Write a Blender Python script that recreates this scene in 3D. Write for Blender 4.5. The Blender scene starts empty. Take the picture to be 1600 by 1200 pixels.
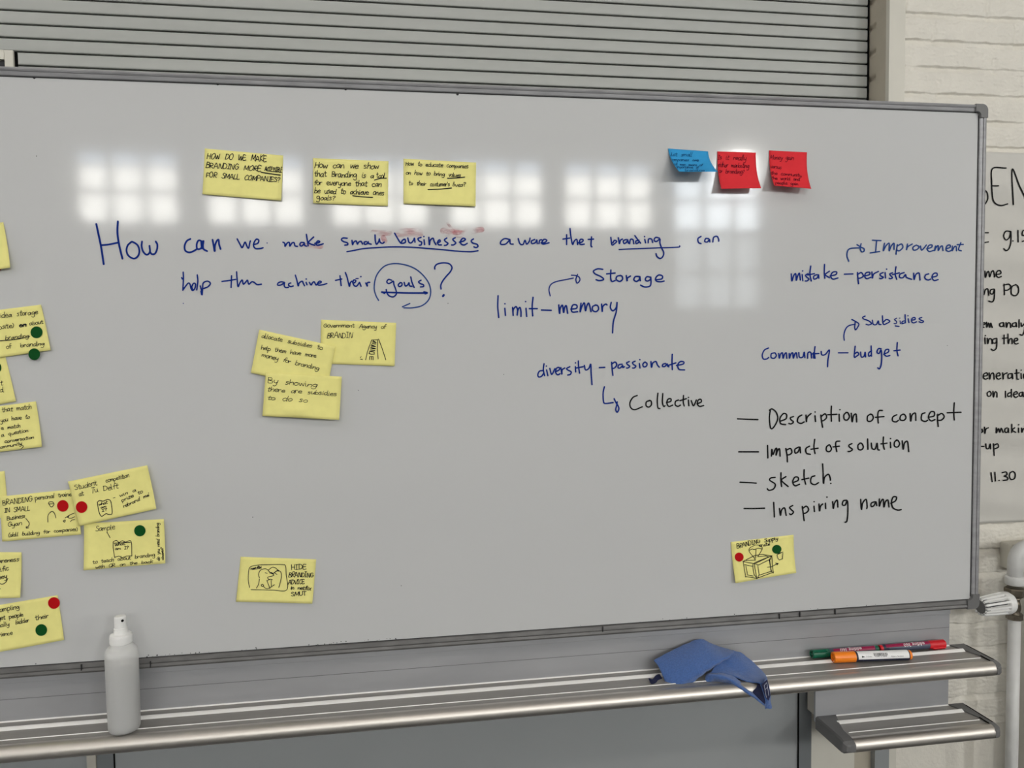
import bpy, bmesh, math, random
import numpy as np
from mathutils import Vector, Matrix

random.seed(7)
rng = np.random.default_rng(5)
SC = bpy.context.scene
COL = SC.collection

# ------------------------------------------------------------------ camera
YAW, PITCH, ROLL, FPX = 0.1544, 0.0501, -0.0131, 1200.0
CAM = np.array([0.0, -1.363, 1.5])
_cy, _sy = math.cos(YAW), math.sin(YAW)
FWD = np.array([_sy * math.cos(PITCH), _cy * math.cos(PITCH), -math.sin(PITCH)])
_r = np.array([_cy, -_sy, 0.0])
_u = np.cross(_r, FWD)
RIGHT = math.cos(ROLL) * _r + math.sin(ROLL) * _u
UP = -math.sin(ROLL) * _r + math.cos(ROLL) * _u
cd = bpy.data.cameras.new('camera')
cd.sensor_width = 36.0
cd.lens = 36.0 * FPX / 1600.0
cd.clip_start = 0.02
cam = bpy.data.objects.new('camera', cd)
COL.objects.link(cam)
cam.matrix_world = Matrix(((RIGHT[0], UP[0], -FWD[0], CAM[0]),
                           (RIGHT[1], UP[1], -FWD[1], CAM[1]),
                           (RIGHT[2], UP[2], -FWD[2], CAM[2]),
                           (0, 0, 0, 1)))
SC.camera = cam

# ------------------------------------------------------------------ light, sky, exposure
SKY = 23.0
ADDED_LIGHT_W = 62.0
CEIL_W = 0.5
W = bpy.data.worlds.new('sky')
SC.world = W
W.use_nodes = True
_nt = W.node_tree
_bg = _nt.nodes['Background']
_bg.inputs['Color'].default_value = (1.0, 0.998, 0.985, 1)
_bg.inputs['Strength'].default_value = SKY
SC.view_settings.view_transform = 'Standard'
SC.view_settings.look = 'None'
SC.view_settings.gamma = 1.0
SC.view_settings.use_curve_mapping = False
SC.view_settings.exposure = 0.0
try:
    SC.cycles.use_denoising = True
    SC.cycles.max_bounces = 8
    SC.cycles.diffuse_bounces = 5
    SC.cycles.sample_clamp_indirect = 6.0
    SC.cycles.caustics_reflective = False
    SC.cycles.caustics_refractive = False
except Exception:
    pass

WALLY = 0.30          # front face of the brick wall
BACKY = -7.0          # wall with the windows, behind the camera
ROOM_X0, ROOM_X1, ROOM_Z = -6.0, 5.2, 4.0


def area(name, loc, target, sx, sy, power, color=(1, 1, 1), portal=False):
    l = bpy.data.lights.new(name, 'AREA')
    l.shape = 'RECTANGLE'
    l.size, l.size_y = sx, sy
    l.energy = power
    l.color = color
    if portal:
        l.cycles.is_portal = True
    o = bpy.data.objects.new(name, l)
    COL.objects.link(o)
    o.location = loc
    d = (Vector(target) - Vector(loc)).normalized()
    o.rotation_euler = d.to_track_quat('-Z', 'Y').to_euler()
    return o


# windows: x0, x1, z0, z1
WINDOWS = [(-3.14, -2.13, 2.77, 3.53), (-1.88, -0.87, 2.77, 3.53), (-0.62, 0.43, 2.77, 3.53),
           (0.64, 1.70, 2.77, 3.53), (1.92, 2.97, 2.77, 3.53), (3.20, 4.29, 1.87, 3.53)]
for (x0, x1, z0, z1) in WINDOWS:
    area('window_daylight', ((x0 + x1) / 2, BACKY - 0.02, (z0 + z1) / 2), ((x0 + x1) / 2, 0, (z0 + z1) / 2), x1 - x0, z1 - z0, 1, portal=True)

SIDE_WIN = (-4.75, -3.65, 1.75, 3.05)   # window in the right-hand wall: y0, y1, z0, z1
area('window_daylight', (ROOM_X1 + 0.02, -4.2, 2.4), (0, -4.2, 2.4), 1.1, 1.3, 1, portal=True)

# ------------------------------------------------------------------ helpers


def at(px, py, y=0.0):
    """photo pixel (1600x1200) -> point of the plane y"""
    d = FWD + ((px - 800) / FPX) * RIGHT - ((py - 600) / FPX) * UP
    t = (y - CAM[1]) / d[1]
    return CAM + t * d


def at_z(px, py, z):
    d = FWD + ((px - 800) / FPX) * RIGHT - ((py - 600) / FPX) * UP
    t = (z - CAM[2]) / d[2]
    return CAM + t * d


def lin(c):
    return tuple((v / 255 / 12.92 if v / 255 <= 0.04045 else ((v / 255 + 0.055) / 1.055) ** 2.4) for v in c)


def mat(name, rgb, rough=0.5, metal=0.0, spec=0.5, noise=0.0, scale=40.0, bump=0.0, bscale=200.0, stretch=None, bdist=0.001, rnoise=0.0, sheen=0.0):
    m = bpy.data.materials.new(name)
    m.use_nodes = True
    nt = m.node_tree
    b = nt.nodes['Principled BSDF']
    c = lin(rgb)
    b.inputs['Base Color'].default_value = (*c, 1)
    b.inputs['Roughness'].default_value = rough
    b.inputs['Metallic'].default_value = metal
    b.inputs['Specular IOR Level'].default_value = spec
    if sheen:
        b.inputs['Sheen Weight'].default_value = sheen
    if noise or bump or rnoise:
        tc = nt.nodes.new('ShaderNodeTexCoord')
        mp = nt.nodes.new('ShaderNodeMapping')
        nt.links.new(tc.outputs['Object'], mp.inputs['Vector'])
        if stretch:
            mp.inputs['Scale'].default_value = stretch
    if noise or rnoise:
        n = nt.nodes.new('ShaderNodeTexNoise')
        n.inputs['Scale'].default_value = scale
        n.inputs['Detail'].default_value = 5
        nt.links.new(mp.outputs['Vector'], n.inputs['Vector'])
        if noise:
            r = nt.nodes.new('ShaderNodeValToRGB')
            r.color_ramp.elements[0].position = 0.3
            r.color_ramp.elements[1].position = 0.7
            r.color_ramp.elements[0].color = (*[v * (1 - noise) for v in c], 1)
            r.color_ramp.elements[1].color = (*[min(1, v * (1 + noise)) for v in c], 1)
            nt.links.new(n.outputs['Fac'], r.inputs['Fac'])
            nt.links.new(r.outputs['Color'], b.inputs['Base Color'])
        if rnoise:
            q = nt.nodes.new('ShaderNodeMapRange')
            q.inputs['To Min'].default_value = max(0.02, rough - rnoise)
            q.inputs['To Max'].default_value = rough + rnoise
            nt.links.new(n.outputs['Fac'], q.inputs['Value'])
            nt.links.new(q.outputs['Result'], b.inputs['Roughness'])
    if bump:
        n2 = nt.nodes.new('ShaderNodeTexNoise')
        n2.inputs['Scale'].default_value = bscale
        n2.inputs['Detail'].default_value = 3
        nt.links.new(mp.outputs['Vector'], n2.inputs['Vector'])
        bp = nt.nodes.new('ShaderNodeBump')
        bp.inputs['Strength'].default_value = bump
        bp.inputs['Distance'].default_value = bdist
        nt.links.new(n2.outputs['Fac'], bp.inputs['Height'])
        nt.links.new(bp.outputs['Normal'], b.inputs['Normal'])
    return m


M = {}
M['board'] = mat('whiteboard_enamel', (196, 197, 197), 0.066, spec=0.34, rnoise=0.010, scale=6, bump=0.03, bscale=90, bdist=0.0006)
M['blue_ink'] = mat('blue_marker_ink', (10, 40, 124), 0.7, spec=0.12)
M['light_blue_ink'] = mat('worn_blue_marker_ink', (34, 66, 132), 0.7, spec=0.12)
M['black_ink'] = mat('black_marker_ink', (16, 16, 18), 0.7, spec=0.12)
M['pen'] = mat('black_felt_pen_ink', (22, 24, 30), 0.7, spec=0.12)
M['navy_pen'] = mat('navy_felt_pen_ink', (14, 54, 104), 0.7, spec=0.12)
M['wine_pen'] = mat('dark_ink_on_red', (78, 10, 30), 0.7, spec=0.12)
M['yellow'] = mat('yellow_note_paper', (236, 229, 146), 0.85, spec=0.2, noise=0.03, scale=60)
M['red_paper'] = mat('red_note_paper', (218, 50, 58), 0.85, spec=0.2, noise=0.03, scale=60)
M['blue_paper'] = mat('blue_note_paper', (52, 150, 206), 0.85, spec=0.2, noise=0.03, scale=60)
M['dot_red'] = mat('red_sticker_paper', (180, 6, 14), 0.7, spec=0.15)
M['dot_green'] = mat('green_sticker_paper', (3, 74, 26), 0.7, spec=0.15)
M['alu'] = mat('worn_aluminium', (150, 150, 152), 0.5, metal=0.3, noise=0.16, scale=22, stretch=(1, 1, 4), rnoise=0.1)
M['alu_grimy_shaded'] = mat('grimy_shaded_aluminium', (98, 97, 96), 0.5, metal=0.3, noise=0.2, scale=26, stretch=(1, 1, 4))  # bottom rail: marker dirt plus the dark floor reflection, put into the colour
M['alu_ledge'] = mat('brushed_aluminium', (168, 165, 160), 0.5, metal=0.55, noise=0.05, scale=14, stretch=(0.3, 30, 30))
M['alu_nose'] = mat('satin_aluminium_rail', (208, 203, 196), 0.46, metal=1.0, noise=0.02, scale=20, stretch=(0.3, 30, 30))
M['alu_apron'] = mat('grey_aluminium_apron', (172, 173, 176), 0.42, metal=0.45, noise=0.07, scale=9, stretch=(0.6, 1, 2))
M['light_strip'] = mat('pale_plastic_strip', (246, 245, 242), 0.32, spec=0.9)
M['cap'] = mat('grey_plastic_cap', (104, 104, 104), 0.5, bump=0.1, bscale=900)
M['groove'] = mat('dark_seam', (40, 40, 42), 0.7)
M['slat'] = mat('grey_shutter_slat', (172, 174, 170), 0.5, spec=0.4, noise=0.04, scale=5, stretch=(0.3, 1, 6))
M['black'] = mat('black_gap', (6, 6, 6), 0.9, spec=0.1)
M['brick'] = mat('white_painted_brick', (220, 216, 206), 0.5, spec=0.35, noise=0.03, scale=30, bump=0.6, bscale=110, bdist=0.003)
M['jamb'] = mat('beige_painted_jamb', (176, 168, 152), 0.7, noise=0.06, scale=20, bump=0.2)
M['trim'] = mat('cream_metal_trim', (206, 203, 192), 0.5, noise=0.03, scale=15)
M['poster'] = mat('flip_chart_paper', (205, 203, 197), 0.8, spec=0.2, noise=0.02, scale=20)
M['post'] = mat('grey_steel_post', (118, 122, 124), 0.45, metal=0.3, noise=0.05, scale=10)
M['post_light'] = mat('pale_post_edge', (176, 172, 162), 0.5)
M['panel'] = mat('grey_lower_board', (146, 149, 150), 0.2, noise=0.03, scale=4)
M['white_plastic'] = mat('white_plastic', (232, 232, 230), 0.4)
M['white_pipe'] = mat('white_painted_pipe', (206, 206, 204), 0.4, noise=0.05, scale=30, bump=0.08)
M['brass'] = mat('tarnished_valve_metal', (112, 104, 92), 0.38, metal=0.9, noise=0.25, scale=60)
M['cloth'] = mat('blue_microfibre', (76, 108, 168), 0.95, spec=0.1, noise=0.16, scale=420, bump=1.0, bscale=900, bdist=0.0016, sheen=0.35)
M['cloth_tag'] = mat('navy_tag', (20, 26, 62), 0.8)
M['tag_print'] = mat('pale_tag_print', (196, 200, 214), 0.8)
M['green_plastic'] = mat('green_marker_plastic', (4, 92, 66), 0.35)
M['red_plastic'] = mat('red_marker_plastic', (206, 24, 36), 0.35)
M['orange_plastic'] = mat('orange_marker_plastic', (250, 136, 30), 0.35)
M['barrel_grey'] = mat('slate_marker_barrel', (70, 76, 94), 0.35)
M['barrel_navy'] = mat('navy_marker_barrel', (24, 28, 54), 0.35)
M['magenta'] = mat('magenta_marker_band', (150, 22, 70), 0.4)
M['print_white'] = mat('white_print', (236, 236, 236), 0.5)
M['print_black'] = mat('black_print', (20, 20, 22), 0.5)
M['room'] = mat('off_white_room_paint', (152, 151, 149), 0.8, noise=0.02, scale=4)
M['ceil'] = mat('ceiling_paint', (150, 148, 146), 0.85, noise=0.02, scale=4)
M['floor'] = mat('grey_linoleum', (54, 54, 55), 0.35, noise=0.08, scale=8)
M['frame_white'] = mat('window_frame_paint', (170, 172, 174), 0.5)
M['radiator'] = mat('radiator_enamel', (186, 184, 176), 0.45)


def glass_mat(name, tint, clear):
    m = bpy.data.materials.new(name)
    m.use_nodes = True
    nt = m.node_tree
    for n in list(nt.nodes):
        nt.nodes.remove(n)
    o = nt.nodes.new('ShaderNodeOutputMaterial')
    t = nt.nodes.new('ShaderNodeBsdfTransparent')
    t.inputs['Color'].default_value = (*tint, 1)
    g = nt.nodes.new('ShaderNodeBsdfGlossy')
    g.inputs['Roughness'].default_value = 0.02
    x = nt.nodes.new('ShaderNodeMixShader')
    x.inputs['Fac'].default_value = 1 - clear
    nt.links.new(t.outputs[0], x.inputs[1])
    nt.links.new(g.outputs[0], x.inputs[2])
    nt.links.new(x.outputs[0], o.inputs[0])
    return m


M['glass'] = glass_mat('window_glass', (1, 0.985, 0.94), 0.94)
M['glass_cool'] = glass_mat('cool_window_glass', (0.86, 0.93, 1.0), 0.94)
M['glass_blue'] = glass_mat('bluish_film_glass', (0.42, 0.5, 0.62), 0.94)
M['glass_dim'] = glass_mat('frosted_lower_glass', (0.26, 0.28, 0.3), 0.94)


def smear_mat():
    m = bpy.data.materials.new('pink_ink_residue')
    m.use_nodes = True
    nt = m.node_tree
    b = nt.nodes['Principled BSDF']
    b.inputs['Base Color'].default_value = (*lin((205, 90, 100)), 1)
    b.inputs['Roughness'].default_value = 0.4
    tc = nt.nodes.new('ShaderNodeTexCoord')
    n = nt.nodes.new('ShaderNodeTexNoise')
    mp = nt.nodes.new('ShaderNodeMapping')
    mp.inputs['Scale'].default_value = (40, 1, 120)
    nt.links.new(tc.outputs['Object'], mp.inputs['Vector'])
    nt.links.new(mp.outputs['Vector'], n.inputs['Vector'])
    n.inputs['Scale'].default_value = 1.0
    n.inputs['Detail'].default_value = 4
    r = nt.nodes.new('ShaderNodeMapRange')
    r.inputs['From Min'].default_value = 0.42
    r.inputs['From Max'].default_value = 0.75
    r.inputs['To Min'].default_value = 0.0
    r.inputs['To Max'].default_value = 0.5
    nt.links.new(n.outputs['Fac'], r.inputs['Value'])
    nt.links.new(r.outputs['Result'], b.inputs['Alpha'])
    return m


M['smear'] = smear_mat()


def link(name, me, m, parent=None, smooth=False, loc=None):
    o = bpy.data.objects.new(name, me)
    COL.objects.link(o)
    if m is not None:
        for mm in (m if isinstance(m, (list, tuple)) else [m]):
            me.materials.append(mm)
    if smooth:
        for p in me.polygons:
            p.use_smooth = True
    if parent is not None:
        o.parent = parent
    return o


def bmobj(name, bm, m, parent=None, smooth=False):
    me = bpy.data.meshes.new(name)
    bmesh.ops.recalc_face_normals(bm, faces=bm.faces)
    bm.to_mesh(me)
    bm.free()
    return link(name, me, m, parent, smooth)


def empty(name, loc=(0, 0, 0)):
    """things are placed by their own mesh coordinates; the empty only groups the parts"""
    o = bpy.data.objects.new(name, None)
    COL.objects.link(o)
    return o


def tag(o, label=None, cat=None, group=None, kind=None):
    if label:
        o['label'] = label
    if cat:
        o['category'] = cat
    if group:
        o['group'] = group
    if kind:
        o['kind'] = kind
    return o


def box(bm, x0, x1, y0, y1, z0, z1, bevel=0.0, mi=0):
    r = bmesh.ops.create_cube(bm, size=1.0)
    vs = r['verts']
    for v in vs:
        v.co = Vector(((x0 + x1) / 2 + v.co.x * (x1 - x0), (y0 + y1) / 2 + v.co.y * (y1 - y0), (z0 + z1) / 2 + v.co.z * (z1 - z0)))
    fs = list({f for v in vs for f in v.link_faces})
    for f in fs:
        f.material_index = mi
    if bevel:
        es = list({e for v in vs for e in v.link_edges})
        rr = bmesh.ops.bevel(bm, geom=es, offset=bevel, segments=2, affect='EDGES', profile=0.5)
        for f in rr['faces']:
            f.material_index = mi
    return bm


def boxobj(name, d, m, parent=None, bevel=0.0):
    bm = bmesh.new()
    box(bm, *d, bevel=bevel)
    return bmobj(name, bm, m, parent)


def extrude_profile(bm, prof, x0, x1, mi=0):
    """prof: closed list of (y,z), extruded along x"""
    a = [bm.verts.new((x0, y, z)) for y, z in prof]
    b = [bm.verts.new((x1, y, z)) for y, z in prof]
    n = len(prof)
    for i in range(n):
        f = bm.faces.new((a[i], a[(i + 1) % n], b[(i + 1) % n], b[i]))
        f.material_index = mi
    for ring_ in (a, b[::-1]):   # end faces keep their own vertices so the long sides shade straight
        bm.faces.new([bm.verts.new(v.co) for v in ring_]).material_index = mi


def lathe(bm, prof, p0, axis, n=40, mi=0):
    """prof: (radius, distance along axis) list, from p0 along axis"""
    ax = Vector(axis).normalized()
    t = Vector((0, 0, 1)) if abs(ax.z) < 0.9 else Vector((1, 0, 0))
    u = ax.cross(t).normalized()
    v = ax.cross(u)
    rings = []
    for r, d in prof:
        c = Vector(p0) + ax * d
        if r < 1e-6:
            rings.append([bm.verts.new(c)])
        else:
            rings.append([bm.verts.new(c + (u * math.cos(2 * math.pi * k / n) + v * math.sin(2 * math.pi * k / n)) * r) for k in range(n)])
    for A, B in zip(rings, rings[1:]):
        for k in range(n):
            k2 = (k + 1) % n
            if len(A) == 1 and len(B) == 1:
                continue
            if len(A) == 1:
                f = bm.faces.new((A[0], B[k2], B[k]))
            elif len(B) == 1:
                f = bm.faces.new((A[k], A[k2], B[0]))
            else:
                f = bm.faces.new((A[k], A[k2], B[k2], B[k]))
            f.material_index = mi


def tube(bm, pts, r, n=20):
    pts = [Vector(p) for p in pts]
    rings = []
    prev = None
    for i, p in enumerate(pts):
        d = (pts[min(i + 1, len(pts) - 1)] - pts[max(i - 1, 0)]).normalized()
        if prev is None:
            t = Vector((0, 0, 1)) if abs(d.z) < 0.9 else Vector((1, 0, 0))
            u = d.cross(t).normalized()
        else:
            u = (prev - d * prev.dot(d)).normalized()
        prev = u
        v = d.cross(u)
        rr = r[i] if isinstance(r, (list, tuple)) else r
        rings.append([bm.verts.new(p + (u * math.cos(2 * math.pi * k / n) + v * math.sin(2 * math.pi * k / n)) * rr) for k in range(n)])
    for A, B in zip(rings, rings[1:]):
        for k in range(n):
            bm.faces.new((A[k], A[(k + 1) % n], B[(k + 1) % n], B[k]))
    bm.faces.new(rings[0][::-1])
    bm.faces.new(rings[-1])


# ------------------------------------------------------------------ handwriting: pen strokes -> flat ribbons of ink


def catmull(P, step):
    P = [np.array(p, float) for p in P]
    if len(P) == 1:
        return [P[0], P[0] + np.array([step * 0.3, 0])]
    if len(P) == 2:
        n = max(2, int(np.linalg.norm(P[1] - P[0]) / (step * 3)) + 1)
        return [P[0] + (P[1] - P[0]) * k / n for k in range(n + 1)]
    Q = [2 * P[0] - P[1]] + P + [2 * P[-1] - P[-2]]
    out = []
    for i in range(1, len(Q) - 2):
        a, b, c, d = Q[i - 1], Q[i], Q[i + 1], Q[i + 2]
        n = max(2, int(np.linalg.norm(c - b) / step) + 1)
        for k in range(n):
            t = k / n
            out.append(0.5 * ((2 * b) + (-a + c) * t + (2 * a - 5 * b + 4 * c - d) * t * t + (-a + 3 * b - 3 * c + d) * t ** 3))
    out.append(P[-1])
    return out


def ribbon(verts, faces, line, w):
    """append a flat 2D ribbon with round ends and joints"""
    L = [line[0]]
    for p in line[1:]:
        if np.linalg.norm(p - L[-1]) > 1e-4:
            L.append(p)
    if len(L) == 1:
        L.append(L[0] + np.array([w * 0.2, 0]))
    n = len(L)
    h = w / 2
    base = len(verts)
    for i in range(n):
        d = L[min(i + 1, n - 1)] - L[max(i - 1, 0)]
        d = d / (np.linalg.norm(d) + 1e-9)
        nn = np.array([-d[1], d[0]]) * h
        verts.append(L[i] + nn)
        verts.append(L[i] - nn)
    for i in range(n - 1):
        b = base + 2 * i
        faces.append((b, b + 1, b + 3, b + 2))
    for e, q in ((0, L[0] - L[1]), (n - 1, L[-1] - L[-2])):
        a0 = math.atan2(q[1], q[0])
        c = len(verts)
        verts.append(L[e])
        for k in range(7):
            a = a0 - math.pi / 2 + math.pi * k / 6
            verts.append(L[e] + h * np.array([math.cos(a), math.sin(a)]))
        for k in range(6):
            faces.append((c, c + 1 + k, c + 2 + k))


def clusters(lines, gap):
    bb = [(min(p[0] for p in l), min(p[1] for p in l), max(p[0] for p in l), max(p[1] for p in l)) for l in lines]
    par = list(range(len(lines)))

    def find(i):
        while par[i] != i:
            i = par[i]
        return i
    for i in range(len(lines)):
        for j in range(i):
            dx = max(bb[i][0], bb[j][0]) - min(bb[i][2], bb[j][2])
            dy = max(bb[i][1], bb[j][1]) - min(bb[i][3], bb[j][3])
            if dx < gap and dy < gap * 0.8:
                par[find(i)] = find(j)
    out = {}
    for i in range(len(lines)):
        out.setdefault(find(i), []).append(i)
    return list(out.values())


def parse(s):
    return [tuple(float(v) for v in q.split(',')) for q in s.split()]


def ink(name, lines, mapper, m, parent, widths, step=1.0):
    """lines: polylines in photo pixels; mapper: pixel -> 3D point"""
    V, F, OFF = [], [], []
    for k, (ln, w) in enumerate(zip(lines, widths)):
        n0 = len(V)
        ribbon(V, F, catmull(ln, step), w)
        OFF += [(k % 6) * 6e-5 + min(i * 2e-6, 2.5e-4) for i in range(len(V) - n0)]   # later ink lies on earlier ink
    me = bpy.data.meshes.new(name)
    P3 = []
    for p, o_ in zip(V, OFF):
        q = mapper(p[0], p[1])
        P3.append((q[0], q[1] - o_, q[2]))
    me.from_pydata(P3, [], F)
    return link(name, me, m, parent)


# single-line alphabet, baseline 0, x height 1
G = {
    'a': (.95, ".75,.85 .4,1 .05,.55 .25,.03 .6,.3 .75,.92 .75,.2 .92,0"), 'b': (.9, ".08,1.8 .05,0 .12,.7 .5,.95 .8,.5 .5,0 .06,.12"),
    'c': (.8, ".72,.85 .4,1 .05,.5 .35,0 .75,.15"), 'd': (.95, ".72,.8 .4,1 .05,.5 .3,0 .72,.35|.78,1.8 .75,.1 .9,0"),
    'e': (.85, ".08,.5 .75,.6 .5,1 .1,.7 .12,.22 .45,0 .8,.15"), 'f': (.65, ".75,1.65 .45,1.75 .3,1.2 .28,0|.05,.95 .65,1"),
    'g': (.9, ".75,.85 .4,1 .05,.6 .3,.15 .68,.4 .78,.95 .75,-.5 .4,-.85 .05,-.6"), 'h': (.85, ".05,1.8 .08,0 .15,.6 .5,1 .7,.75 .74,0"),
    'i': (.35, ".1,1 .13,.15 .25,0|.1,1.4"), 'j': (.4, ".2,1 .2,-.6 -.1,-.7|.2,1.4"), 'k': (.8, ".05,1.8 .05,0|.65,1 .1,.45 .7,0"),
    'l': (.4, ".1,1.8 .1,.15 .28,0"), 'm': (1.2, ".05,1 .08,0 .12,.6 .38,1 .5,.7 .5,0 .56,.6 .85,1 .98,.7 1.02,0"),
    'n': (.88, ".05,1 .08,0 .15,.6 .5,1 .7,.75 .74,0"), 'o': (.85, ".4,1 .05,.6 .3,0 .75,.3 .7,.85 .4,1"),
    'p': (.9, ".05,1 .08,-.85|.07,.7 .45,1 .8,.6 .5,0 .08,.15"), 'q': (.9, ".7,.9 .3,1 .05,.5 .4,.05 .7,.5 .7,1 .72,-.85"),
    'r': (.65, ".05,1 .08,0 .12,.55 .3,.95 .6,.9"), 's': (.7, ".6,.9 .3,1 .1,.75 .5,.45 .52,.15 .25,0 .05,.1"),
    't': (.7, ".3,1.6 .28,.2 .42,0 .65,.1|.02,1.05 .65,1.1"), 'u': (.88, ".05,1 .1,.2 .35,0 .65,.35 .7,1 .72,.1 .82,0"),
    'v': (.75, ".05,1 .35,0 .68,1"), 'w': (1.05, ".05,1 .25,0 .5,.8 .75,0 .98,1"), 'x': (.75, ".05,1 .65,0|.65,1 .05,0"),
    'y': (.8, ".05,1 .1,.4 .35,.15 .65,.5 .72,1 .6,-.5 .3,-.85 .05,-.7"), 'z': (.75, ".05,1 .65,1 .05,0 .7,0"),
    'A': (1.1, ".02,0 .5,1.7 .98,0|.2,.6 .82,.6"), 'B': (1.0, ".1,1.7 .1,0|.1,1.7 .7,1.6 .7,1.05 .15,.9 .85,.65 .75,.05 .1,0"),
    'C': (1.0, ".85,1.5 .5,1.7 .08,.9 .4,0 .9,.25"), 'D': (1.05, ".1,1.7 .12,0|.0,1.65 .6,1.55 .95,.85 .6,.1 .05,0"),
    'E': (.9, ".75,1.65 .1,1.7 .1,0 .8,.05|.1,.85 .65,.9"), 'F': (.85, ".75,1.65 .1,1.7 .1,0|.1,.85 .6,.9"),
    'G': (1.1, ".9,1.4 .5,1.7 .08,.85 .45,0 .9,.3 .9,.8 .55,.78 1.05,.8"), 'H': (1.05, ".1,1.7 .1,0|.85,1.7 .85,0|.1,.85 .85,.9"),
    'I': (.7, ".05,1.7 .6,1.7|.32,1.7 .32,0|.02,0 .62,0"), 'J': (.7, ".6,1.7 .6,.3 .3,0 .05,.3"), 'K': (.95, ".1,1.7 .1,0|.8,1.7 .12,.8 .85,0"),
    'L': (.8, ".1,1.7 .1,0 .75,0"), 'M': (1.25, ".05,0 .15,1.7 .55,.4 .98,1.7 1.1,0"), 'N': (1.05, ".1,0 .12,1.7 .85,0 .88,1.7"),
    'O': (1.1, ".5,1.7 .08,1.1 .2,.1 .7,.05 .98,.9 .75,1.6 .5,1.7"), 'P': (.95, ".1,0 .1,1.7 .75,1.55 .75,.95 .12,.8"),
    'Q': (1.1, ".5,1.7 .08,1.1 .2,.1 .7,.05 .98,.9 .75,1.6 .5,1.7|.6,.4 1.0,-.1"), 'R': (1.0, ".1,0 .1,1.7 .75,1.55 .7,.95 .12,.85 .85,0"),
    'S': (.9, ".8,1.5 .45,1.7 .12,1.3 .7,.75 .7,.2 .35,0 .05,.2"), 'T': (.95, ".02,1.7 .92,1.68|.47,1.7 .45,0"),
    'U': (1.0, ".1,1.7 .12,.4 .45,0 .85,.4 .88,1.7"), 'V': (1.0, ".05,1.7 .48,0 .92,1.7"), 'W': (1.35, ".05,1.7 .35,0 .65,1.2 .95,0 1.28,1.7"),
    'X': (.9, ".05,1.7 .8,0|.8,1.7 .05,0"), 'Y': (.9, ".05,1.7 .42,.85|.85,1.7 .35,0"), 'Z': (.9, ".05,1.7 .8,1.7 .05,0 .85,0"),
    '?': (.8, ".05,1.4 .35,1.75 .7,1.4 .35,.8 .35,.5|.35,.05"), '!': (.4, ".2,1.7 .2,.5|.2,.05"), '.': (.35, ".12,.03"),
    ',': (.35, ".18,.1 .08,-.25"), '-': (.7, ".08,.6 .58,.6"), "'": (.35, ".15,1.8 .1,1.4"), '"': (.5, ".12,1.8 .1,1.45|.32,1.8 .3,1.45"),
    '(': (.5, ".4,1.8 .1,.9 .35,-.3"), ')': (.5, ".08,1.8 .38,.9 .1,-.3"), ' ': (1.2, ""),
    '0': (.9, ".45,1.7 .08,1 .25,0 .7,.1 .8,1 .45,1.7"), '1': (.45, ".2,1.7 .2,0"), '3': (.8, ".08,1.5 .5,1.7 .6,1.2 .25,.9 .7,.6 .5,0 .05,.1"),
}


def text_lines(txt, x0, y0, x1, y1, xh, jit=0.09):
    """strokes in photo pixels for txt written from (x0,y0) to (x1,y1) along its baseline"""
    adv = sum(G[c][0] for c in txt)
    L = math.hypot(x1 - x0, y1 - y0)
    sx = L / adv
    ux, uy = (x1 - x0) / L, (y1 - y0) / L
    out, pos = [], 0.0
    for c in txt:
        a, s = G[c]
        dy = random.uniform(-jit, jit)
        gsz = random.uniform(.86, 1.1)
        sl = random.uniform(-.02, .2)
        for st in s.split('|'):
            if not st:
                continue
            ln = []
            for (gx, gy) in parse(st):
                X = (pos + gx + sl * gy + random.uniform(-.03, .03)) * sx
                Y = (gy * gsz + dy + random.uniform(-.05, .05)) * xh
                ln.append((x0 + ux * X + uy * Y, y0 + uy * X - ux * Y))
            out.append(ln)
        pos += a
    return out


# ------------------------------------------------------------------ room shell
boxobj('floor', (ROOM_X0, ROOM_X1, BACKY, 0.6, -0.1, 0), M['floor']); tag(bpy.data.objects['floor'], 'grey floor', kind='structure')
tag(boxobj('ceiling', (ROOM_X0, ROOM_X1, BACKY, 0.6, ROOM_Z, ROOM_Z + 0.1), M['ceil']), 'pale ceiling', kind='structure')
tag(boxobj('wall_left', (ROOM_X0 - 0.1, ROOM_X0, BACKY, 0.6, 0, ROOM_Z), M['room']), 'off white side wall', kind='structure')
bm = bmesh.new()
a_, b_, c_, d_ = SIDE_WIN
for (u0, u1, w0, w1) in ((BACKY, a_, 0, ROOM_Z), (b_, 0.6, 0, ROOM_Z), (a_, b_, 0, c_), (a_, b_, d_, ROOM_Z)):
    box(bm, ROOM_X1, ROOM_X1 + 0.1, u0, u1, w0, w1)
tag(bmobj('wall_right', bm, M['room']), 'off white side wall with a window', kind='structure')
w = tag(empty('window_7'), 'window in the side wall', kind='structure')
bm = bmesh.new()
for u in (a_, (a_ + b_) / 2 - .03, b_ - .06):
    box(bm, ROOM_X1 + 0.03, ROOM_X1 + 0.07, u, u + .06, c_, d_)
for v in (c_, (c_ + d_) / 2 - .03, d_ - .06):
    box(bm, ROOM_X1 + 0.03, ROOM_X1 + 0.07, a_, b_, v, v + .06)
bmobj('window_frame', bm, M['frame_white'], w)
bm = bmesh.new()
bm.faces.new([bm.verts.new(c) for c in ((ROOM_X1 + .05, a_, c_), (ROOM_X1 + .05, b_, c_), (ROOM_X1 + .05, b_, d_), (ROOM_X1 + .05, a_, d_))])
bmobj('window_pane', bm, M['glass'], w)
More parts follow.
